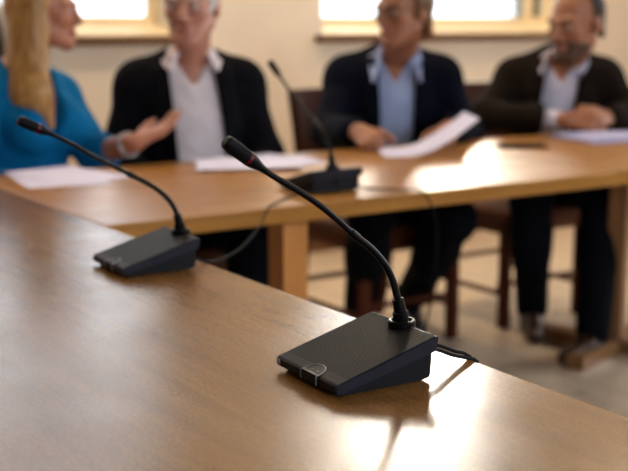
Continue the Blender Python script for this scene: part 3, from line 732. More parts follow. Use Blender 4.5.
# ------------------------------------------------------------------ people: smooth distance fields meshed into single surfaces
class Field:
    def __init__(s, lo, hi, res):
        s.lo = np.array(lo, float); s.res = res
        s.n = np.ceil((np.array(hi, float) - s.lo) / res).astype(int) + 1
        s.V = np.full(s.n, 0.3, np.float32)
    def region(s, lo, hi):
        a = np.clip(np.floor((np.array(lo) - s.lo) / s.res).astype(int), 0, s.n)
        b = np.clip(np.ceil((np.array(hi) - s.lo) / s.res).astype(int) + 1, 0, s.n)
        if np.any(b <= a): return None
        sl = tuple(slice(i, j) for i, j in zip(a, b))
        ax = [(s.lo[i] + s.res * np.arange(a[i], b[i])).astype(np.float32) for i in range(3)]
        return sl, (ax[0][:, None, None], ax[1][None, :, None], ax[2][None, None, :])
    def blend(s, sl, d, k):
        v = s.V[sl]
        if k > 0:
            h = np.maximum(k - np.abs(v - d), 0) / k
            s.V[sl] = np.minimum(v, d) - h * h * k * 0.25
        else: s.V[sl] = np.minimum(v, d)
    def carve(s, sl, d, k=0.0):
        v = -s.V[sl]
        if k > 0:
            h = np.maximum(k - np.abs(v - d), 0) / k
            s.V[sl] = -(np.minimum(v, d) - h * h * k * 0.25)
        else: s.V[sl] = -np.minimum(v, d)
    @staticmethod
    def d_cap(P, a, b, ra, rb):
        X, Y, Z = P
        a = np.array(a, float); b = np.array(b, float); ba = b - a; L = float(ba @ ba) + 1e-12
        px, py, pz = X - a[0], Y - a[1], Z - a[2]
        h = np.clip((px * ba[0] + py * ba[1] + pz * ba[2]) / L, 0, 1)
        return np.sqrt((px - ba[0] * h) ** 2 + (py - ba[1] * h) ** 2 + (pz - ba[2] * h) ** 2) - (ra + (rb - ra) * h)
    @staticmethod
    def d_ell(P, c, r, Rm):
        X, Y, Z = P
        q = [X - c[0], Y - c[1], Z - c[2]]
        l = [(Rm[0, i] * q[0] + Rm[1, i] * q[1] + Rm[2, i] * q[2]) / r[i] for i in range(3)]
        k0 = np.sqrt(l[0] ** 2 + l[1] ** 2 + l[2] ** 2)
        k1 = np.sqrt((l[0] / r[0]) ** 2 + (l[1] / r[1]) ** 2 + (l[2] / r[2]) ** 2)
        return k0 * (k0 - 1) / np.maximum(k1, 1e-6)
    def cap(s, a, b, ra, rb=None, k=0.02, sub=False):
        rb = ra if rb is None else rb
        m = max(ra, rb) + k + 3 * s.res + 0.02
        g = s.region(np.minimum(a, b) - m, np.maximum(a, b) + m)
        if g is None: return
        d = s.d_cap(g[1], a, b, ra, rb)
        s.carve(g[0], d, k) if sub else s.blend(g[0], d, k)
    def ell(s, c, r, Rm=np.eye(3), k=0.02, sub=False):
        m = max(r) + k + 3 * s.res + 0.02
        g = s.region(np.array(c) - m, np.array(c) + m)
        if g is None: return
        d = s.d_ell(g[1], c, r, Rm)
        s.carve(g[0], d, k) if sub else s.blend(g[0], d, k)
    def all(s):
        return s.region(s.lo, s.lo + s.res * (s.n - 1))
    def mesh(s, name, org):
        V = s.V
        V[0], V[-1] = 0.1, 0.1; V[:, 0], V[:, -1] = 0.1, 0.1; V[:, :, 0], V[:, :, -1] = 0.1, 0.1
        S = V < 0
        cnt = np.zeros(tuple(s.n - 1), np.uint8)
        offs = [(i, j, k) for i in (0, 1) for j in (0, 1) for k in (0, 1)]
        nx, ny, nz = s.n - 1
        for (i, j, k) in offs: cnt += S[i:i + nx, j:j + ny, k:k + nz]
        mix = (cnt > 0) & (cnt < 8)
        idx = np.argwhere(mix)
        idm = np.full(mix.shape, -1, np.int32); idm[mix] = np.arange(len(idx))
        cv = np.stack([V[idx[:, 0] + o[0], idx[:, 1] + o[1], idx[:, 2] + o[2]] for o in offs], 1)
        acc = np.zeros((len(idx), 3)); num = np.zeros(len(idx))
        for a in range(8):
            for b in range(a + 1, 8):
                oa, ob = np.array(offs[a]), np.array(offs[b])
                if np.abs(oa - ob).sum() != 1: continue
                va, vb = cv[:, a], cv[:, b]; cr = (va < 0) != (vb < 0)
                t = np.where(cr, va / np.where(cr, va - vb, 1), 0)
                acc += np.where(cr[:, None], oa + t[:, None] * (ob - oa), 0); num += cr
        verts = s.lo + (idx + acc / num[:, None]) * s.res - np.array(org)
        quads = []
        for ax in range(3):
            b, c = (ax + 1) % 3, (ax + 2) % 3
            sl0 = [slice(None)] * 3; sl1 = [slice(None)] * 3
            sl0[ax] = slice(0, -1); sl1[ax] = slice(1, None)
            s0 = S[tuple(sl0)]; cr = s0 != S[tuple(sl1)]
            p = np.argwhere(cr)
            p = p[(p[:, b] > 0) & (p[:, c] > 0) & (p[:, b] < s.n[b] - 1) & (p[:, c] < s.n[c] - 1)]
            ins = s0[p[:, 0], p[:, 1], p[:, 2]]
            eb = np.zeros(3, int); eb[b] = 1; ec = np.zeros(3, int); ec[c] = 1
            q = np.stack([idm[tuple((p - d).T)] for d in (0 * eb, eb, eb + ec, ec)], 1)
            q[~ins] = q[~ins][:, ::-1]
            quads.append(q)
        q = np.concatenate(quads)
        q = q[(q >= 0).all(1)]
        # relax the grid steps a little
        E = np.concatenate([q[:, [0, 1]], q[:, [1, 2]], q[:, [2, 3]], q[:, [3, 0]]])
        for it in range(2):
            sm = np.zeros_like(verts); ct = np.zeros(len(verts))
            for ccol in range(3):
                sm[:, ccol] = np.bincount(E[:, 0], verts[E[:, 1], ccol], len(verts)) + np.bincount(E[:, 1], verts[E[:, 0], ccol], len(verts))
            ct = np.bincount(E[:, 0], minlength=len(verts)) + np.bincount(E[:, 1], minlength=len(verts))
            verts = 0.5 * verts + 0.5 * sm / np.maximum(ct, 1)[:, None]
        me = bpy.data.meshes.new(name)
        me.vertices.add(len(verts)); me.vertices.foreach_set('co', verts.astype(np.float32).ravel())
        me.loops.add(len(q) * 4); me.loops.foreach_set('vertex_index', q.astype(np.int32).ravel())
        me.polygons.add(len(q)); me.polygons.foreach_set('loop_start', np.arange(len(q), dtype=np.int32) * 4)
        me.polygons.foreach_set('loop_total', np.full(len(q), 4, np.int32))
        me.polygons.foreach_set('use_smooth', np.ones(len(q), bool))
        me.update(); me.validate()
        return me

def rotm(yaw, pitch=0.0, roll=0.0):
    """yaw about Z, then pitch forward (positive looks down, face towards -Y), roll about Y"""
    M_ = Matrix.Rotation(yaw, 3, 'Z') @ Matrix.Rotation(pitch, 3, 'X') @ Matrix.Rotation(roll, 3, 'Y')
    return np.array(M_)

def unit(v):
    v = np.array(v, float); return v / np.linalg.norm(v)
def rot_about(v, ax, a):
    return np.array(Matrix.Rotation(a, 3, Vector(ax)) @ Vector(v))

class Person:
    def __init__(s, loc, yaw, label, size=1.0, lean=0.1, wide=1.0, res=0.0055):
        s.o = np.array([loc[0], loc[1], 0.0]); s.yaw = yaw; s.size = size; s.lean = lean; s.wide = wide; s.res = res
        s.Rt = rotm(yaw)
        s.root = empty('person', (loc[0], loc[1], 0)); tag(s.root, label, 'person')
    def T(s, p):
        """torso space (facing -Y, x to the person's left) to world, with the forward lean above the hips"""
        x, y, z = p
        y = y - s.lean * max(0, z - 0.5)
        return s.o + s.Rt @ np.array([x, y, z])
    def L(s, w):
        v = s.Rt.T @ (np.array(w, float) - s.o)
        return v
    def W(s, p):
        """('w',x,y,z) is a world point, otherwise torso space without lean"""
        if p[0] == 'w': return np.array(p[1:], float)
        return s.o + s.Rt @ np.array(p, float)
    def field(s, res=None):
        return Field(s.o + (-0.75, -0.95, -0.01), s.o + (0.75, 0.45, 1.42), res or s.res)
    def torso(s, F, off=0.0, bust=0.0, top=True):
        w = s.wide
        F.ell(s.T((0, 0.01, 0.55)), (0.170 * w + off, 0.125 + off, 0.115 + off), s.Rt, 0.02)
        F.ell(s.T((0, 0.0, 0.70)), (0.150 * w + off, 0.115 + off, 0.17 + off), s.Rt, 0.05)
        F.ell(s.T((0, 0.0, 0.86)), (0.163 * w + off, 0.118 + off, 0.165 + off), s.Rt, 0.05)
        if bust:
            for sx in (-1, 1): F.ell(s.T((sx * 0.075 * w, -0.10, 0.86)), (0.062 + off, 0.055 + off, 0.062 + off), s.Rt, 0.04)
        F.cap(s.T((-0.150 * w, 0.015, s.sh)), s.T((0.150 * w, 0.015, s.sh)), 0.060 + off * 0.9, None, 0.05)
        if top:
            for sx in (-1, 1): F.cap(s.T((sx * 0.115 * w, 0.02, s.sh + 0.03)), s.T((sx * 0.03, 0.03, s.sh + 0.085)), 0.036 + off * 0.7, 0.034 + off * 0.7, 0.04)
    def arm(s, F, side, r=(0.050, 0.040, 0.027), t0=0.0, t1=1.0, k=0.03, off=0.0):
        S, E, Wr = s.arms[side]['S'], s.arms[side]['E'], s.arms[side]['W']
        if t0 < 1: F.cap(S, E, r[0] + off, r[1] + off, k)
        if t1 > 1:
            f = t1 - 1
            F.cap(E, E + (Wr - E) * f, r[1] + off, r[1] + (r[2] - r[1]) * f + off, k)
    def hand(s, F, side):
        h = s.arms[side]
        w, d, n = h['W'], unit(h['d']), unit(h['n'])
        n = unit(n - d * (n @ d))
        t = np.cross(d, n) * (1 if side < 0 else -1)
        z = 1.0 * s.size
        c1, c2, c3 = h.get('curl', (20, 25, 20)); spread = h.get('spread', 0.10)
        offs = (0.030, 0.0105, -0.009, -0.027); lens = (0.070, 0.078, 0.072, 0.056); fwd = (0.088, 0.092, 0.088, 0.080)
        for i in range(4):
            kn = w + d * fwd[i] * z + t * offs[i] * z
            F.cap(w + t * offs[i] * 0.55 * z, kn, 0.0135 * z, 0.0115 * z, 0.014)
            dd = unit(d + t * spread * (1.5 - i)); p = kn
            acc = 0
            for L_, c, r0, r1 in ((0.45, c1, 0.0092, 0.0086), (0.31, c2, 0.0086, 0.0080), (0.24, c3, 0.0080, 0.0068)):
                acc += c + (h.get('fan', 0) * i)
                v = unit(dd * math.cos(R(acc)) + n * math.sin(R(acc)))
                q = p + v * lens[i] * L_ * 1.04 * z
                F.cap(p, q, r0 * z, r1 * z, 0.004); p = q
        ta = h.get('thumb', 0.8)
        p = w + t * 0.020 * z + d * 0.020 * z
        for L_, v, r0, r1 in ((0.045, t * 0.75 + d * 0.65 + n * 0.35 * ta, 0.0145, 0.0115), (0.034, t * 0.35 * (2 - ta) + d * 0.9 + n * 0.3 * ta, 0.0110, 0.0098), (0.027, t * 0.12 + d + n * 0.30 * ta, 0.0098, 0.0078)):
            q = p + unit(v) * L_ * z; F.cap(p, q, r0 * z, r1 * z, 0.008); p = q
    def H(s, p):
        return s.hc + s.Rh @ (np.array(p, float) * s.hs)
    def head(s, F, female=False):
        H, z, Rh = s.H, s.hs, s.Rh
        def E(c, r, k=0.02, sub=False): F.ell(H(c), tuple(x * z for x in r), Rh, k, sub)
        def Cp(a, b, ra, rb, k=0.012): F.cap(H(a), H(b), ra * z, rb * z, k)
        nb = s.T((0, 0.03, s.sh + 0.02))
        F.cap(nb, H((0, 0.025, -0.06)), 0.055 * s.nk, 0.052 * s.nk, 0.035)
        E((0, 0.012, 0.035), (0.076, 0.096, 0.084))
        E((0, -0.036, -0.03), (0.058, 0.056, 0.078), 0.03)
        for sx in (-1, 1):
            Cp((sx * 0.056, 0.0, -0.05), (sx * 0.022, -0.070, -0.098), 0.018, 0.017, 0.03)
            E((sx * 0.042, -0.066, -0.018), (0.022, 0.020, 0.020), 0.02)
        E((0, -0.078, -0.100), (0.024, 0.018, 0.018), 0.02)
        for sx in (-1, 1):
            F.ell(H((sx * 0.032, -0.102, 0.003)), (0.019 * z, 0.018 * z, 0.013 * z), Rh, 0.015, True)
            Cp((sx * 0.048, -0.076, 0.024), (sx * 0.012, -0.091, 0.020), 0.010, 0.010, 0.015)
            E((sx * 0.032, -0.083, 0.002), (0.0135, 0.0125, 0.0125), 0.004)
            F.ell(H((sx * 0.032, -0.1000, 0.0015)), (0.0140 * z, 0.0135 * z, 0.0056 * z), Rh, 0.002, True)
            E((sx * 0.079, 0.012, -0.006), (0.009, 0.020, 0.032), 0.008)
            Cp((sx * 0.078, -0.002, -0.022), (sx * 0.080, 0.020, 0.020), 0.006, 0.007, 0.006)
            E((sx * 0.013, -0.101, -0.036), (0.010, 0.011, 0.009), 0.008)
        Cp((0, -0.092, 0.012), (0, -0.113, -0.028), 0.0085, 0.0125, 0.012)
        Cp((-0.019, -0.091, -0.061), (0.019, -0.091, -0.061), 0.0055, 0.0055, 0.006)
        Cp((-0.010, -0.0955, -0.0575), (0.010, -0.0955, -0.0575), 0.0060, 0.0060, 0.006)
        Cp((-0.012, -0.0935, -0.069), (0.012, -0.0935, -0.069), 0.0068, 0.0068, 0.006)
    def leg(s, F, side, off=0.0, foot=True, upto=1.0):
        hip, kn, an = s.legs[side]
        F.cap(hip, kn, 0.082 + off, 0.058 + off, 0.04)
        F.cap(kn, an, 0.056 + off, 0.040 + off * 1.2, 0.03)
        c = kn + (an - kn) * 0.3; F.cap(c, c + (an - kn) * 0.15, 0.056 + off, 0.05 + off, 0.04)
        if foot:
            f = s.feet[side]
            F.cap(an, an + f * 0.02 + np.array([0, 0, -0.045]), 0.036, 0.034, 0.02); F.cap(an + np.array([0, 0, -0.05]), an + f * 0.15 + np.array([0, 0, -0.062]), 0.030, 0.022, 0.03)
    def setup(s, sh, head_w, hyaw, hpitch, hroll, arms, legs, hs=1.0, nk=1.0):
        s.sh = sh; s.hs = hs; s.nk = nk
        s.hc = np.array(head_w, float); s.Rh = rotm(hyaw, hpitch, hroll)
        s.arms = {}
        for sd, a in arms.items():
            d = dict(a); d['S'] = s.T((sd * 0.172 * s.wide, 0.012, sh - 0.012)); d['E'] = s.W(a['E']); d['W'] = s.W(a['W'])
            if 'd' not in d: d['d'] = d['W'] - d['E']
            s.arms[sd] = d
        s.legs = {}; s.feet = {}
        for sd, (kn, an, fy) in legs.items():
            s.legs[sd] = (s.W((sd * 0.09, -0.03, 0.535)), s.W(kn), s.W(an)); s.feet[sd] = np.array([math.sin(fy), -math.cos(fy), 0])
    def put(s, name, F, mat, parent=None):
        me = F.mesh(name, s.o)
        return link(name, me, mat, parent or s.root)
    # ---- pieces
    def build_body(s, skin, lips, female=False):
        F = s.field(0.005)
        s.torso(F, -0.006)
        s.head(F, female)
        for sd in (-1, 1):
            s.arm(F, sd, t1=2.0); s.leg(F, sd)
            s.hand(F, sd)
        b = s.put('body', F, [skin, lips])
        me = b.data
        n = len(me.polygons); c = np.empty(n * 3, np.float32); me.polygons.foreach_get('center', c); c = c.reshape(-1, 3) + s.o
        l = (c - s.hc) @ s.Rh / s.hs
        m = (np.abs(l[:, 0]) < 0.024 - np.abs(l[:, 2] + 0.063) * 0.6) & (l[:, 1] < -0.088) & (l[:, 2] < -0.0525) & (l[:, 2] > -0.0755)
        me.polygons.foreach_set('material_index', m.astype(np.int32))
        return b
    def build_eyes(s, iris, brow, brow_r=0.0045):
        for sx in (-1, 1):
            c = s.H((sx * 0.032, -0.0820, 0.0018)) - s.o
            bm = bmesh.new(); bmesh.ops.create_uvsphere(bm, u_segments=20, v_segments=14, radius=0.0122 * s.hs)
            fwd = Vector(s.Rh @ np.array([0, -1, 0]))
            for f in bm.faces:
                f.smooth = True
                a = f.calc_center_median().normalized().dot(fwd)
                f.material_index = 2 if a > 0.96 else (1 if a > 0.86 else 0)
            bmesh.ops.translate(bm, verts=bm.verts, vec=Vector(c))
            me = bpy.data.meshes.new('eye'); bm.to_mesh(me); bm.free()
            link('eye', me, [M['eyewhite'], iris, M['shoe']], s.root)
            bm = bmesh.new()
            tube(bm, [Vector(s.H((sx * x, y, z)) - s.o) for x, y, z in ((0.013, -0.1005, 0.0215), (0.025, -0.0995, 0.0265), (0.038, -0.093, 0.0265), (0.050, -0.083, 0.020))], [brow_r * 0.8, brow_r, brow_r, brow_r * 0.5], 8)
            obj('eyebrow', bm, brow, s.root)
    def grid_torso(s, P):
        X, Y, Z = P
        q = [X - s.o[0], Y - s.o[1], Z - s.o[2]]
        l = [s.Rt[0, i] * q[0] + s.Rt[1, i] * q[1] + s.Rt[2, i] * q[2] for i in range(3)]
        l[1] = l[1] + s.lean * np.maximum(0, l[2] - 0.5)
        return l
    def build_trousers(s, mat):
        F = s.field(0.008)
        F.ell(s.T((0, 0.01, 0.56)), (0.178 * s.wide, 0.134, 0.115), s.Rt, 0.02)
        for sd in (-1, 1): s.leg(F, sd, 0.017, False)
        sl, P = F.all()
        l = s.grid_torso(P)
        F.carve(sl, (0.62 - l[2]) + 0 * P[0])
        return s.put('trousers', F, mat)
    def build_shoes(s, mat):
        for sd in (-1, 1):
            an = s.legs[sd][2]; f = s.feet[sd]; Lt = np.cross([0, 0, 1], f)
            base = np.array([an[0], an[1], 0.0])
            F = Field(base + (-0.28, -0.28, -0.015), base + (0.28, 0.28, 0.2), 0.005)
            F.cap(base - f * 0.04 + (0, 0, 0.042), base + f * 0.05 + (0, 0, 0.045), 0.036, 0.038, 0.02)
            F.cap(base + f * 0.05 + (0, 0, 0.040), base + f * 0.165 + Lt * 0.0 + (0, 0, 0.028), 0.042, 0.030, 0.03)
            F.cap(base - f * 0.01 + (0, 0, 0.05), an + (0, 0, 0.0), 0.042, 0.046, 0.02)
            sl, P = F.all(); F.carve(sl, (P[2] - 0.002) + 0 * P[0] + 0 * P[1])
            s.put('shoe', F, mat)
    def neck_axis(s):
        return s.T((0, 0.03, s.sh + 0.02)), s.H((0, 0.025, -0.06))
    def build_shirt(s, mat, cuffs=True, flap=1.0, open_w=0.045, open_z=0.10, out=0.0):
        F = s.field()
        s.torso(F, 0.006)
        a, b = s.neck_axis()
        F.cap(a - (b - a) * 0.2, a + (b - a) * 0.5, 0.074 * s.nk, 0.070 * s.nk, 0.03)          # collar stand
        if cuffs:
            for sd in (-1, 1):
                E, Wr = s.arms[sd]['E'], s.arms[sd]['W']; F.cap(E, E + (Wr - E) * 0.86, 0.040, 0.036, 0.01)
        sl, P = F.all(); l = s.grid_torso(P)
        # open neck: hollow for the throat and a small V at the front
        F.cap(a - (b - a) * 0.05, b + (b - a), 0.0615 * s.nk, 0.0615 * s.nk, 0.0, True)
        zt = s.sh + 0.06
        wv = np.clip((l[2] - (zt - open_z)) / open_z, 0, 1.4) * open_w
        d = np.maximum(np.maximum(np.abs(l[0]) - wv, l[1] + 0.045), (zt - open_z) - l[2])
        F.carve(sl, d.astype(np.float32), 0.004)
        top = l[2] - (s.sh + 0.122); F.V[sl] = np.maximum(F.V[sl], top.astype(np.float32))
        # collar flaps
        for sx in (-1, 1):
            p0 = s.T((sx * 0.050 * s.nk, -0.045, s.sh + 0.098)); p1 = s.T((sx * (0.060 + 0.018 * flap), -0.105 - out, s.sh + 0.098 - 0.085 * flap)); pm = s.T((sx * 0.088, -0.030, s.sh + 0.070))
            F.cap(p0, p1, 0.010, 0.006, 0.008); F.cap(pm, p1, 0.008, 0.006, 0.008); F.cap(p0, pm, 0.009, 0.008, 0.008)
            F.cap(pm, s.T((sx * 0.05, 0.075, s.sh + 0.10)), 0.010, 0.011, 0.01)
        return s.put('shirt', F, mat)
    def build_jacket(s, mat, w_bot=0.075, w_top=0.085, z_bot=0.45, lap=0.055, arm_t=1.84, cx0=0.0, cx1=0.0):
        F = s.field()
        s.torso(F, 0.024)
        for sd in (-1, 1):
            S = s.arms[sd]['S']; F.ell(S, (0.075, 0.078, 0.078), s.Rt, 0.04)
            s.arm(F, sd, (0.066, 0.057, 0.048), t1=arm_t, k=0.035)
            F.cap(s.T((sd * 0.07 * s.wide, 0.015, s.sh + 0.040)), s.T((sd * 0.178 * s.wide, 0.012, s.sh + 0.022)), 0.048, 0.046, 0.03)
        for sd in (-1, 1):    # skirts over the hips
            F.cap(s.T((sd * 0.13, -0.05, 0.60)), s.T((sd * 0.14, -0.10, 0.52)), 0.065, 0.05, 0.05)
        sl, P = F.all(); l = s.grid_torso(P)
        zt = s.sh + 0.05
        wv = w_bot + (w_top - w_bot) * np.clip((l[2] - z_bot) / (zt - z_bot), 0, 1.3)
        front = l[1] + 0.02
        l[0] = l[0] - (cx1 + (cx0 - cx1) * np.clip((zt - l[2]) / 0.35, 0, 1.2))
        wedge = np.maximum(np.maximum(np.abs(l[0]) - wv, front), z_bot - l[2])
        # lapels: a thicker band beside the opening
        lw = lap * np.clip((l[2] - 0.66) / 0.2, 0, 1)
        band = np.maximum(np.maximum(np.abs(l[0]) - wv - lw, front + 0.02), l[2] - (zt + 0.01))
        F.V[sl] = np.minimum(F.V[sl], np.maximum(F.V[sl] - 0.008, band).astype(np.float32))
        # collar roll at the back of the neck
        for sx in (-1, 1):
            F.cap(s.T((0, 0.105, s.sh + 0.075)), s.T((sx * 0.085, 0.05, s.sh + 0.072)), 0.022, 0.020, 0.02)
            F.cap(s.T((sx * 0.085, 0.05, s.sh + 0.072)), s.T((sx * 0.098, -0.05, s.sh + 0.035)), 0.020, 0.014, 0.02)
        F.carve(sl, wedge.astype(np.float32), 0.006)
        a, b = s.neck_axis()
        F.cap(a + (b - a) * 0.15 - s.Rt @ np.array([0, 0.008, 0]), b + (b - a), 0.078 * s.nk, 0.080 * s.nk, 0.008, True)
        return s.put('jacket', F, mat)
    def grid_head(s, P):
        X, Y, Z = P
        q = [X - s.hc[0], Y - s.hc[1], Z - s.hc[2]]
        return [(s.Rh[0, i] * q[0] + s.Rh[1, i] * q[1] + s.Rh[2, i] * q[2]) / s.hs for i in range(3)]
    def hair_field(s, thick=0.012):
        F = Field(s.hc - 0.22, s.hc + 0.22, 0.005)
        F.ell(s.H((0, 0.012, 0.035)), tuple((x + thick) * s.hs for x in (0.076, 0.096, 0.084)), s.Rh, 0.0)
        return F

M['eyewhite'] = plain('eye white', (0.55, 0.50, 0.47), 0.2, var=0.02)
M['iris'] = plain('brown iris', (0.06, 0.03, 0.015), 0.15)
M['irisblue'] = plain('grey iris', (0.10, 0.14, 0.18), 0.15)
SK1 = skin_mat('fair pink skin', (0.46, 0.225, 0.155)); SK2 = skin_mat('light skin', (0.52, 0.27, 0.165)); SK3 = skin_mat('tanned skin', (0.35, 0.155, 0.082)); SKW = skin_mat('rosy skin', (0.45, 0.195, 0.115))
LIP = skin_mat('lips', (0.40, 0.13, 0.10)); LIPM = skin_mat('pale lips', (0.42, 0.18, 0.13))
NAVY = fabric('black navy wool', (0.003, 0.004, 0.010), sheen=0.0); BLACKN = fabric('near black navy wool', (0.0035,0.0035,0.0055), sheen=0.0); BROWNW = fabric('dark brown wool', (0.012, 0.008, 0.0055), sheen=0.0)
SH_WHITE = fabric('pinkish white cotton', (0.74, 0.68, 0.72), 0.8); SH_BLUE = fabric('light blue cotton', (0.36, 0.44, 0.68), 0.8); SH_LAV = fabric('pale lavender cotton', (0.60, 0.58, 0.70), 0.8)
TEAL = fabric('teal blue blouse', (0.002, 0.12, 0.29), 0.75, sheen=0.0); TROU = fabric('dark trouser cloth', (0.003, 0.0035, 0.006), sheen=0.0)
HAIRB = hair_mat('blonde hair', [(0.26, 0.12, 0.032), (0.48, 0.265, 0.085)], 0.45); HAIRW = hair_mat('white grey hair', [(0.50, 0.47, 0.43), (0.75, 0.72, 0.66)]); HAIRBR = hair_mat('brown hair', [(0.10, 0.045, 0.016), (0.20, 0.10, 0.04)]); BEARD = hair_mat('short brown beard', [(0.05, 0.024, 0.013), (0.11, 0.055, 0.03)], 0.6, (60, 60, 60)); HAIRD = hair_mat('dark hair', [(0.010, 0.006, 0.004), (0.028, 0.016, 0.010)], 0.75)

# ---- grey haired man in the open black jacket
p = Person((1.69, 3.25), R(-22), 'grey haired man in open black jacket and white shirt, facing the camera', lean=0.10, wide=0.95)
p.setup(0.955, (1.632, 3.115, 1.198), R(-44), R(3), 0,
    {-1: dict(E=(-0.240, -0.08, 0.725), W=(-0.11, -0.28, 0.655), n=(0, 0, -1), curl=(25, 30, 20)),
      1: dict(E=(0.235, -0.06, 0.725), W=(0.10, -0.26, 0.655), n=(0, 0, -1), curl=(25, 30, 20))},
    {-1: ((-0.13, -0.45, 0.515), (-0.12, -0.40, 0.10), R(-30)), 1: ((0.13, -0.45, 0.515), (0.14, -0.36, 0.10), R(-10))})
p.build_body(SK1, LIPM); p.build_eyes(M['irisblue'], HAIRW)
p.build_trousers(TROU); p.build_shoes(M['shoe']); p.build_shirt(SH_WHITE, flap=0.55, open_w=0.04, open_z=0.06); p.build_jacket(BLACKN, 0.085, 0.070, lap=0.05, cx0=0.035, cx1=-0.005)
F = p.hair_field(0.010); sl, P = F.all(); l = p.grid_head(P)
F.carve(sl, np.maximum(l[1] + 0.035 - 0.55 * np.maximum(0, l[2] - 0.06), l[2] - 0.092).astype(np.float32) + 0 * P[0])
F.carve(sl, (l[2] + 0.065 + 0 * P[0]).astype(np.float32)); F.carve(sl, np.maximum(-(0.055 - np.abs(l[2] - 0.0)) , np.maximum(l[1] - 0.028, -0.055 - l[1] - 0.5)).astype(np.float32) * 0 + 0.02)
p.put('hair', F, HAIRW)

# ---- man in the blue shirt
p = Person((2.52, 3.27), R(-33), 'man with glasses in dark navy jacket and light blue shirt, holding a bent sheet', lean=0.10)
p.setup(0.955, (2.425, 3.09, 1.186), R(-80), R(4), 0,
    {-1: dict(E=(-0.235, -0.20, 0.775), W=('w', 2.125, 2.93, 0.805), d=(-0.15, -0.93, -0.25), n=(0.5, -0.1, -0.8), curl=(85, 95, 60), thumb=1.2),
      1: dict(E=(0.25, -0.12, 0.765), W=('w', 2.435, 2.845, 0.808), d=(-0.75, -0.62, -0.12), n=(0.05, 0.25, -0.97), curl=(35, 40, 30), thumb=0.9)},
    {-1: ((-0.10, -0.46, 0.52), ('w', 2.42, 3.32, 0.10), R(-45)), 1: ((0.17, -0.46, 0.515), ('w', 2.66, 3.33, 0.10), R(-25))})
p.build_body(SK3, LIPM); p.build_eyes(M['iris'], HAIRBR)
p.build_trousers(TROU); p.build_shoes(M['shoe']); p.build_shirt(SH_BLUE, flap=1.2, out=0.045, open_w=0.045, open_z=0.075); p.build_jacket(NAVY, 0.046, 0.066, lap=0.06, cx0=0.008, cx1=0.005)
F = p.hair_field(0.016)
F.cap(p.H((0, 0.085, 0.03)), p.H((0, 0.085, -0.075)), 0.045, 0.035, 0.03)
for sx in (-1, 1): F.cap(p.H((sx * 0.072, 0.035, 0.03)), p.H((sx * 0.062, 0.055, -0.07)), 0.022, 0.018, 0.02)
sl, P = F.all(); l = p.grid_head(P)
F.carve(sl, (np.maximum(l[1] + 0.022, l[2] - 0.075) + 0 * P[0]).astype(np.float32), 0.01)
p.put('hair', F, HAIRBR)
g = bmesh.new()
for sx in (-1, 1):
    ring = [Vector(p.H((sx * (0.033 + 0.023 * math.cos(a)), -0.106 + 0.012 * abs(math.cos(a)) * (0.5 + 0.5 * math.cos(a)), 0.0 + 0.018 * math.sin(a))) - p.o) for a in [2 * math.pi * k / 24 for k in range(25)]]
    tube(g, ring, 0.0018, 6, False)
    tube(g, [Vector(p.H(q) - p.o) for q in ((sx * 0.056, -0.094, 0.004), (sx * 0.078, -0.05, 0.006), (sx * 0.086, 0.01, 0.010), (sx * 0.084, 0.035, -0.012))], 0.0016, 6)
tube(g, [Vector(p.H(q) - p.o) for q in ((-0.010, -0.108, 0.003), (0, -0.114, 0.007), (0.010, -0.108, 0.003))], 0.0016, 6)
obj('glasses', g, M['glasses'], p.root)

# ---- bearded man with clasped hands
p = Person((3.285, 3.205), R(-40), 'balding bearded man in dark brown jacket with clasped hands, head turned aside', lean=0.16)
p.setup(0.935, (3.150, 2.985, 1.145), R(-84), R(10), R(0),
    {-1: dict(E=(-0.285, -0.17, 0.795), W=('w', 3.035, 2.905, 0.802), d=(0.5, -0.62, -0.05), n=(0.55, 0.6, -0.5), curl=(30, 40, 25), thumb=0.8),
      1: dict(E=(0.285, -0.14, 0.795), W=('w', 3.20, 2.86, 0.806), d=(-0.85, -0.22, 0.05), n=(-0.1, 0.55, -0.6), curl=(35, 40, 30), thumb=0.7)},
    {-1: ((-0.12, -0.45, 0.52), ('w', 2.98, 2.99, 0.10), R(-40)), 1: ((0.13, -0.47, 0.52), ('w', 2.93, 2.64, 0.10), R(-78))}, hs=1.10)
p.build_body(SK3, LIPM); p.build_eyes(M['iris'], HAIRD, 0.0055)
p.build_trousers(TROU); p.build_shoes(M['shoebrown']); p.build_shirt(SH_LAV, flap=0.85, open_w=0.045, open_z=0.075); p.build_jacket(BROWNW, 0.055, 0.065, lap=0.06, cx0=-0.045, cx1=0.01)
F = p.hair_field(0.007)
for sx in (-1, 1): F.cap(p.H((sx * 0.070, 0.035, 0.03)), p.H((sx * 0.058, 0.055, -0.05)), 0.014, 0.012, 0.02)
sl, P = F.all(); l = p.grid_head(P)
F.carve(sl, (np.maximum(l[1] + 0.005, -1) + 0 * P[0]).astype(np.float32), 0.01)
F.carve(sl, (np.maximum(0.088 - l[2] - 0.0, l[1] - 0.075) + 0 * P[0]).astype(np.float32) , 0.005)
p.put('hair', F, HAIRD)
F = Field(p.hc - 0.2, p.hc + 0.2, 0.004)
F.ell(p.H((0, -0.038, -0.032)), tuple(x * 1.085 for x in (0.0600, 0.0580, 0.080)), p.Rh, 0)
F.ell(p.H((0, -0.078, -0.102)), (0.0285, 0.0225, 0.022), p.Rh, 0.02)
for sx in (-1, 1): F.cap(p.H((sx * 0.060, 0.0, -0.045)), p.H((sx * 0.026, -0.070, -0.100)), 0.021, 0.021, 0.03)
F.cap(p.H((-0.020, -0.095, -0.048)), p.H((0.020, -0.095, -0.048)), 0.007, 0.007, 0.01)
sl, P = F.all(); l = p.grid_head(P)
keep = np.maximum(l[2] + 0.040 + 0.35 * (l[1] + 0.09), l[1] - 0.012)
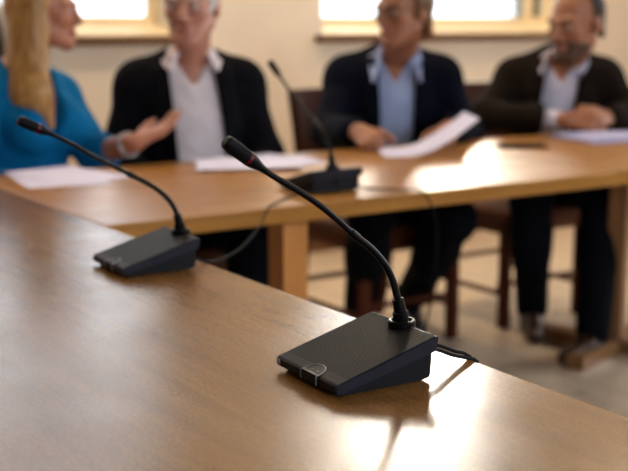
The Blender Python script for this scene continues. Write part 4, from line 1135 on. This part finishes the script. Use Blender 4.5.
mouth = np.sqrt((l[0] / 0.021) ** 2 + ((l[2] + 0.064) / 0.0095) ** 2) - 1
F.V[sl] = np.maximum(F.V[sl], keep.astype(np.float32)); F.carve(sl, np.maximum(mouth * 0.01, l[1] + 0.07).astype(np.float32))
p.put('beard', F, BEARD)

# ---- woman in the blue blouse
p = Person((1.115, 3.26), R(22), 'woman with long blonde hair in a teal blue blouse, reaching out an open hand', size=0.95, lean=0.10, wide=0.88)
p.setup(0.935, (1.188, 3.171, 1.182), R(57), R(2), 0,
    {-1: dict(E=(-0.235, -0.06, 0.715), W=(-0.05, -0.23, 0.655), n=(0, 0, -1), curl=(25, 30, 20)),
      1: dict(E=('w', 1.315, 3.13, 0.765), W=('w', 1.355, 2.945, 0.815), d=(0.88, -0.1, 0.36), n=(-0.1, -0.12, 1.0), curl=(10, 14, 10), spread=0.04, thumb=0.3)},
    {-1: ((-0.09, -0.44, 0.515), (-0.10, -0.42, 0.09), R(10)), 1: ((0.12, -0.44, 0.515), (0.10, -0.40, 0.09), R(30))}, hs=0.91, nk=0.80)
p.build_body(SKW, LIP, True); p.build_eyes(M['irisblue'], HAIRBR, 0.0030)
p.build_trousers(TROU); p.build_shoes(M['shoe'])
F = p.field(); p.torso(F, 0.010, bust=1)
for sd in (-1, 1):
    F.ell(p.arms[sd]['S'], (0.062, 0.064, 0.064), p.Rt, 0.03)
    p.arm(F, sd, (0.062, 0.054, 0.046), t1=1.9 if sd < 0 else 1.22, k=0.03)
F.cap(p.T((0, 0, 0.6)), p.T((0, -0.02, 0.55)), 0.17, 0.165, 0.04)
sl, P = F.all(); l = p.grid_torso(P)
a, b = p.neck_axis(); F.cap(a - (b - a) * 0.0 - p.Rt @ np.array([0, 0.02, 0]), b + (b - a), 0.075, 0.08, 0.01, True)
zt = p.sh + 0.05; wv = np.clip((l[2] - (zt - 0.17)) / 0.17, 0, 1.3) * 0.065
F.carve(sl, np.maximum(np.maximum(np.abs(l[0]) - wv, l[1] + 0.03), (zt - 0.17) - l[2]).astype(np.float32), 0.01)
p.put('blouse', F, TEAL)
F = Field(p.hc + (-0.32, -0.32, -0.46), p.hc + (0.32, 0.32, 0.22), 0.006)
F.ell(p.H((0, 0.018, 0.038)), tuple(x * 0.91 for x in (0.088, 0.100, 0.097)), p.Rh, 0)
F.cap(p.H((0, 0.060, 0.02)), p.H((0.0, 0.062, -0.20)), 0.055, 0.045, 0.04)
F.cap(p.H((0.0, 0.062, -0.20)), p.T((0.0, 0.13, 0.86)), 0.050, 0.030, 0.05)
cs = p.T((-0.040, -0.160, 0.865)); cm = p.T((-0.060, -0.120, 0.955)); ct = p.H((-0.066, 0.015, -0.06))
F.cap(p.H((-0.072, 0.01, 0.02)), ct, 0.030, 0.038, 0.03); F.cap(ct, cm, 0.038, 0.041, 0.04); F.cap(cm, cs, 0.041, 0.014, 0.03); F.cap(p.H((-0.05, 0.05, 0.0)), p.T((-0.085, -0.085, 0.94)), 0.036, 0.030, 0.04)
sl, P = F.all(); l = p.grid_head(P)
face = np.maximum(np.maximum(l[1] + 0.018, np.abs(l[0]) - 0.069 - 0.06 * np.clip(-l[2] - 0.07, 0, 1)), l[2] - 0.072 + 0.0 * l[0])
face = np.maximum(face, -(l[2] + 0.16))
F.carve(sl, face.astype(np.float32), 0.012)
p.put('hair', F, HAIRB)
w0 = Vector(p.arms[1]['W'] - p.o); dv = Vector(unit(p.arms[1]['W'] - p.arms[1]['E']))
bm = bmesh.new(); u = dv.orthogonal().normalized(); q = dv.cross(u)
for dd, rr in ((-0.033, 0.0338), (-0.028, 0.0334)):
    tube(bm, [w0 + dv * dd + (u * math.cos(2 * math.pi * k / 28) + q * math.sin(2 * math.pi * k / 28)) * rr for k in range(29)], 0.0022, 8, False)
obj('bracelet', bm, M['steel'], p.root)
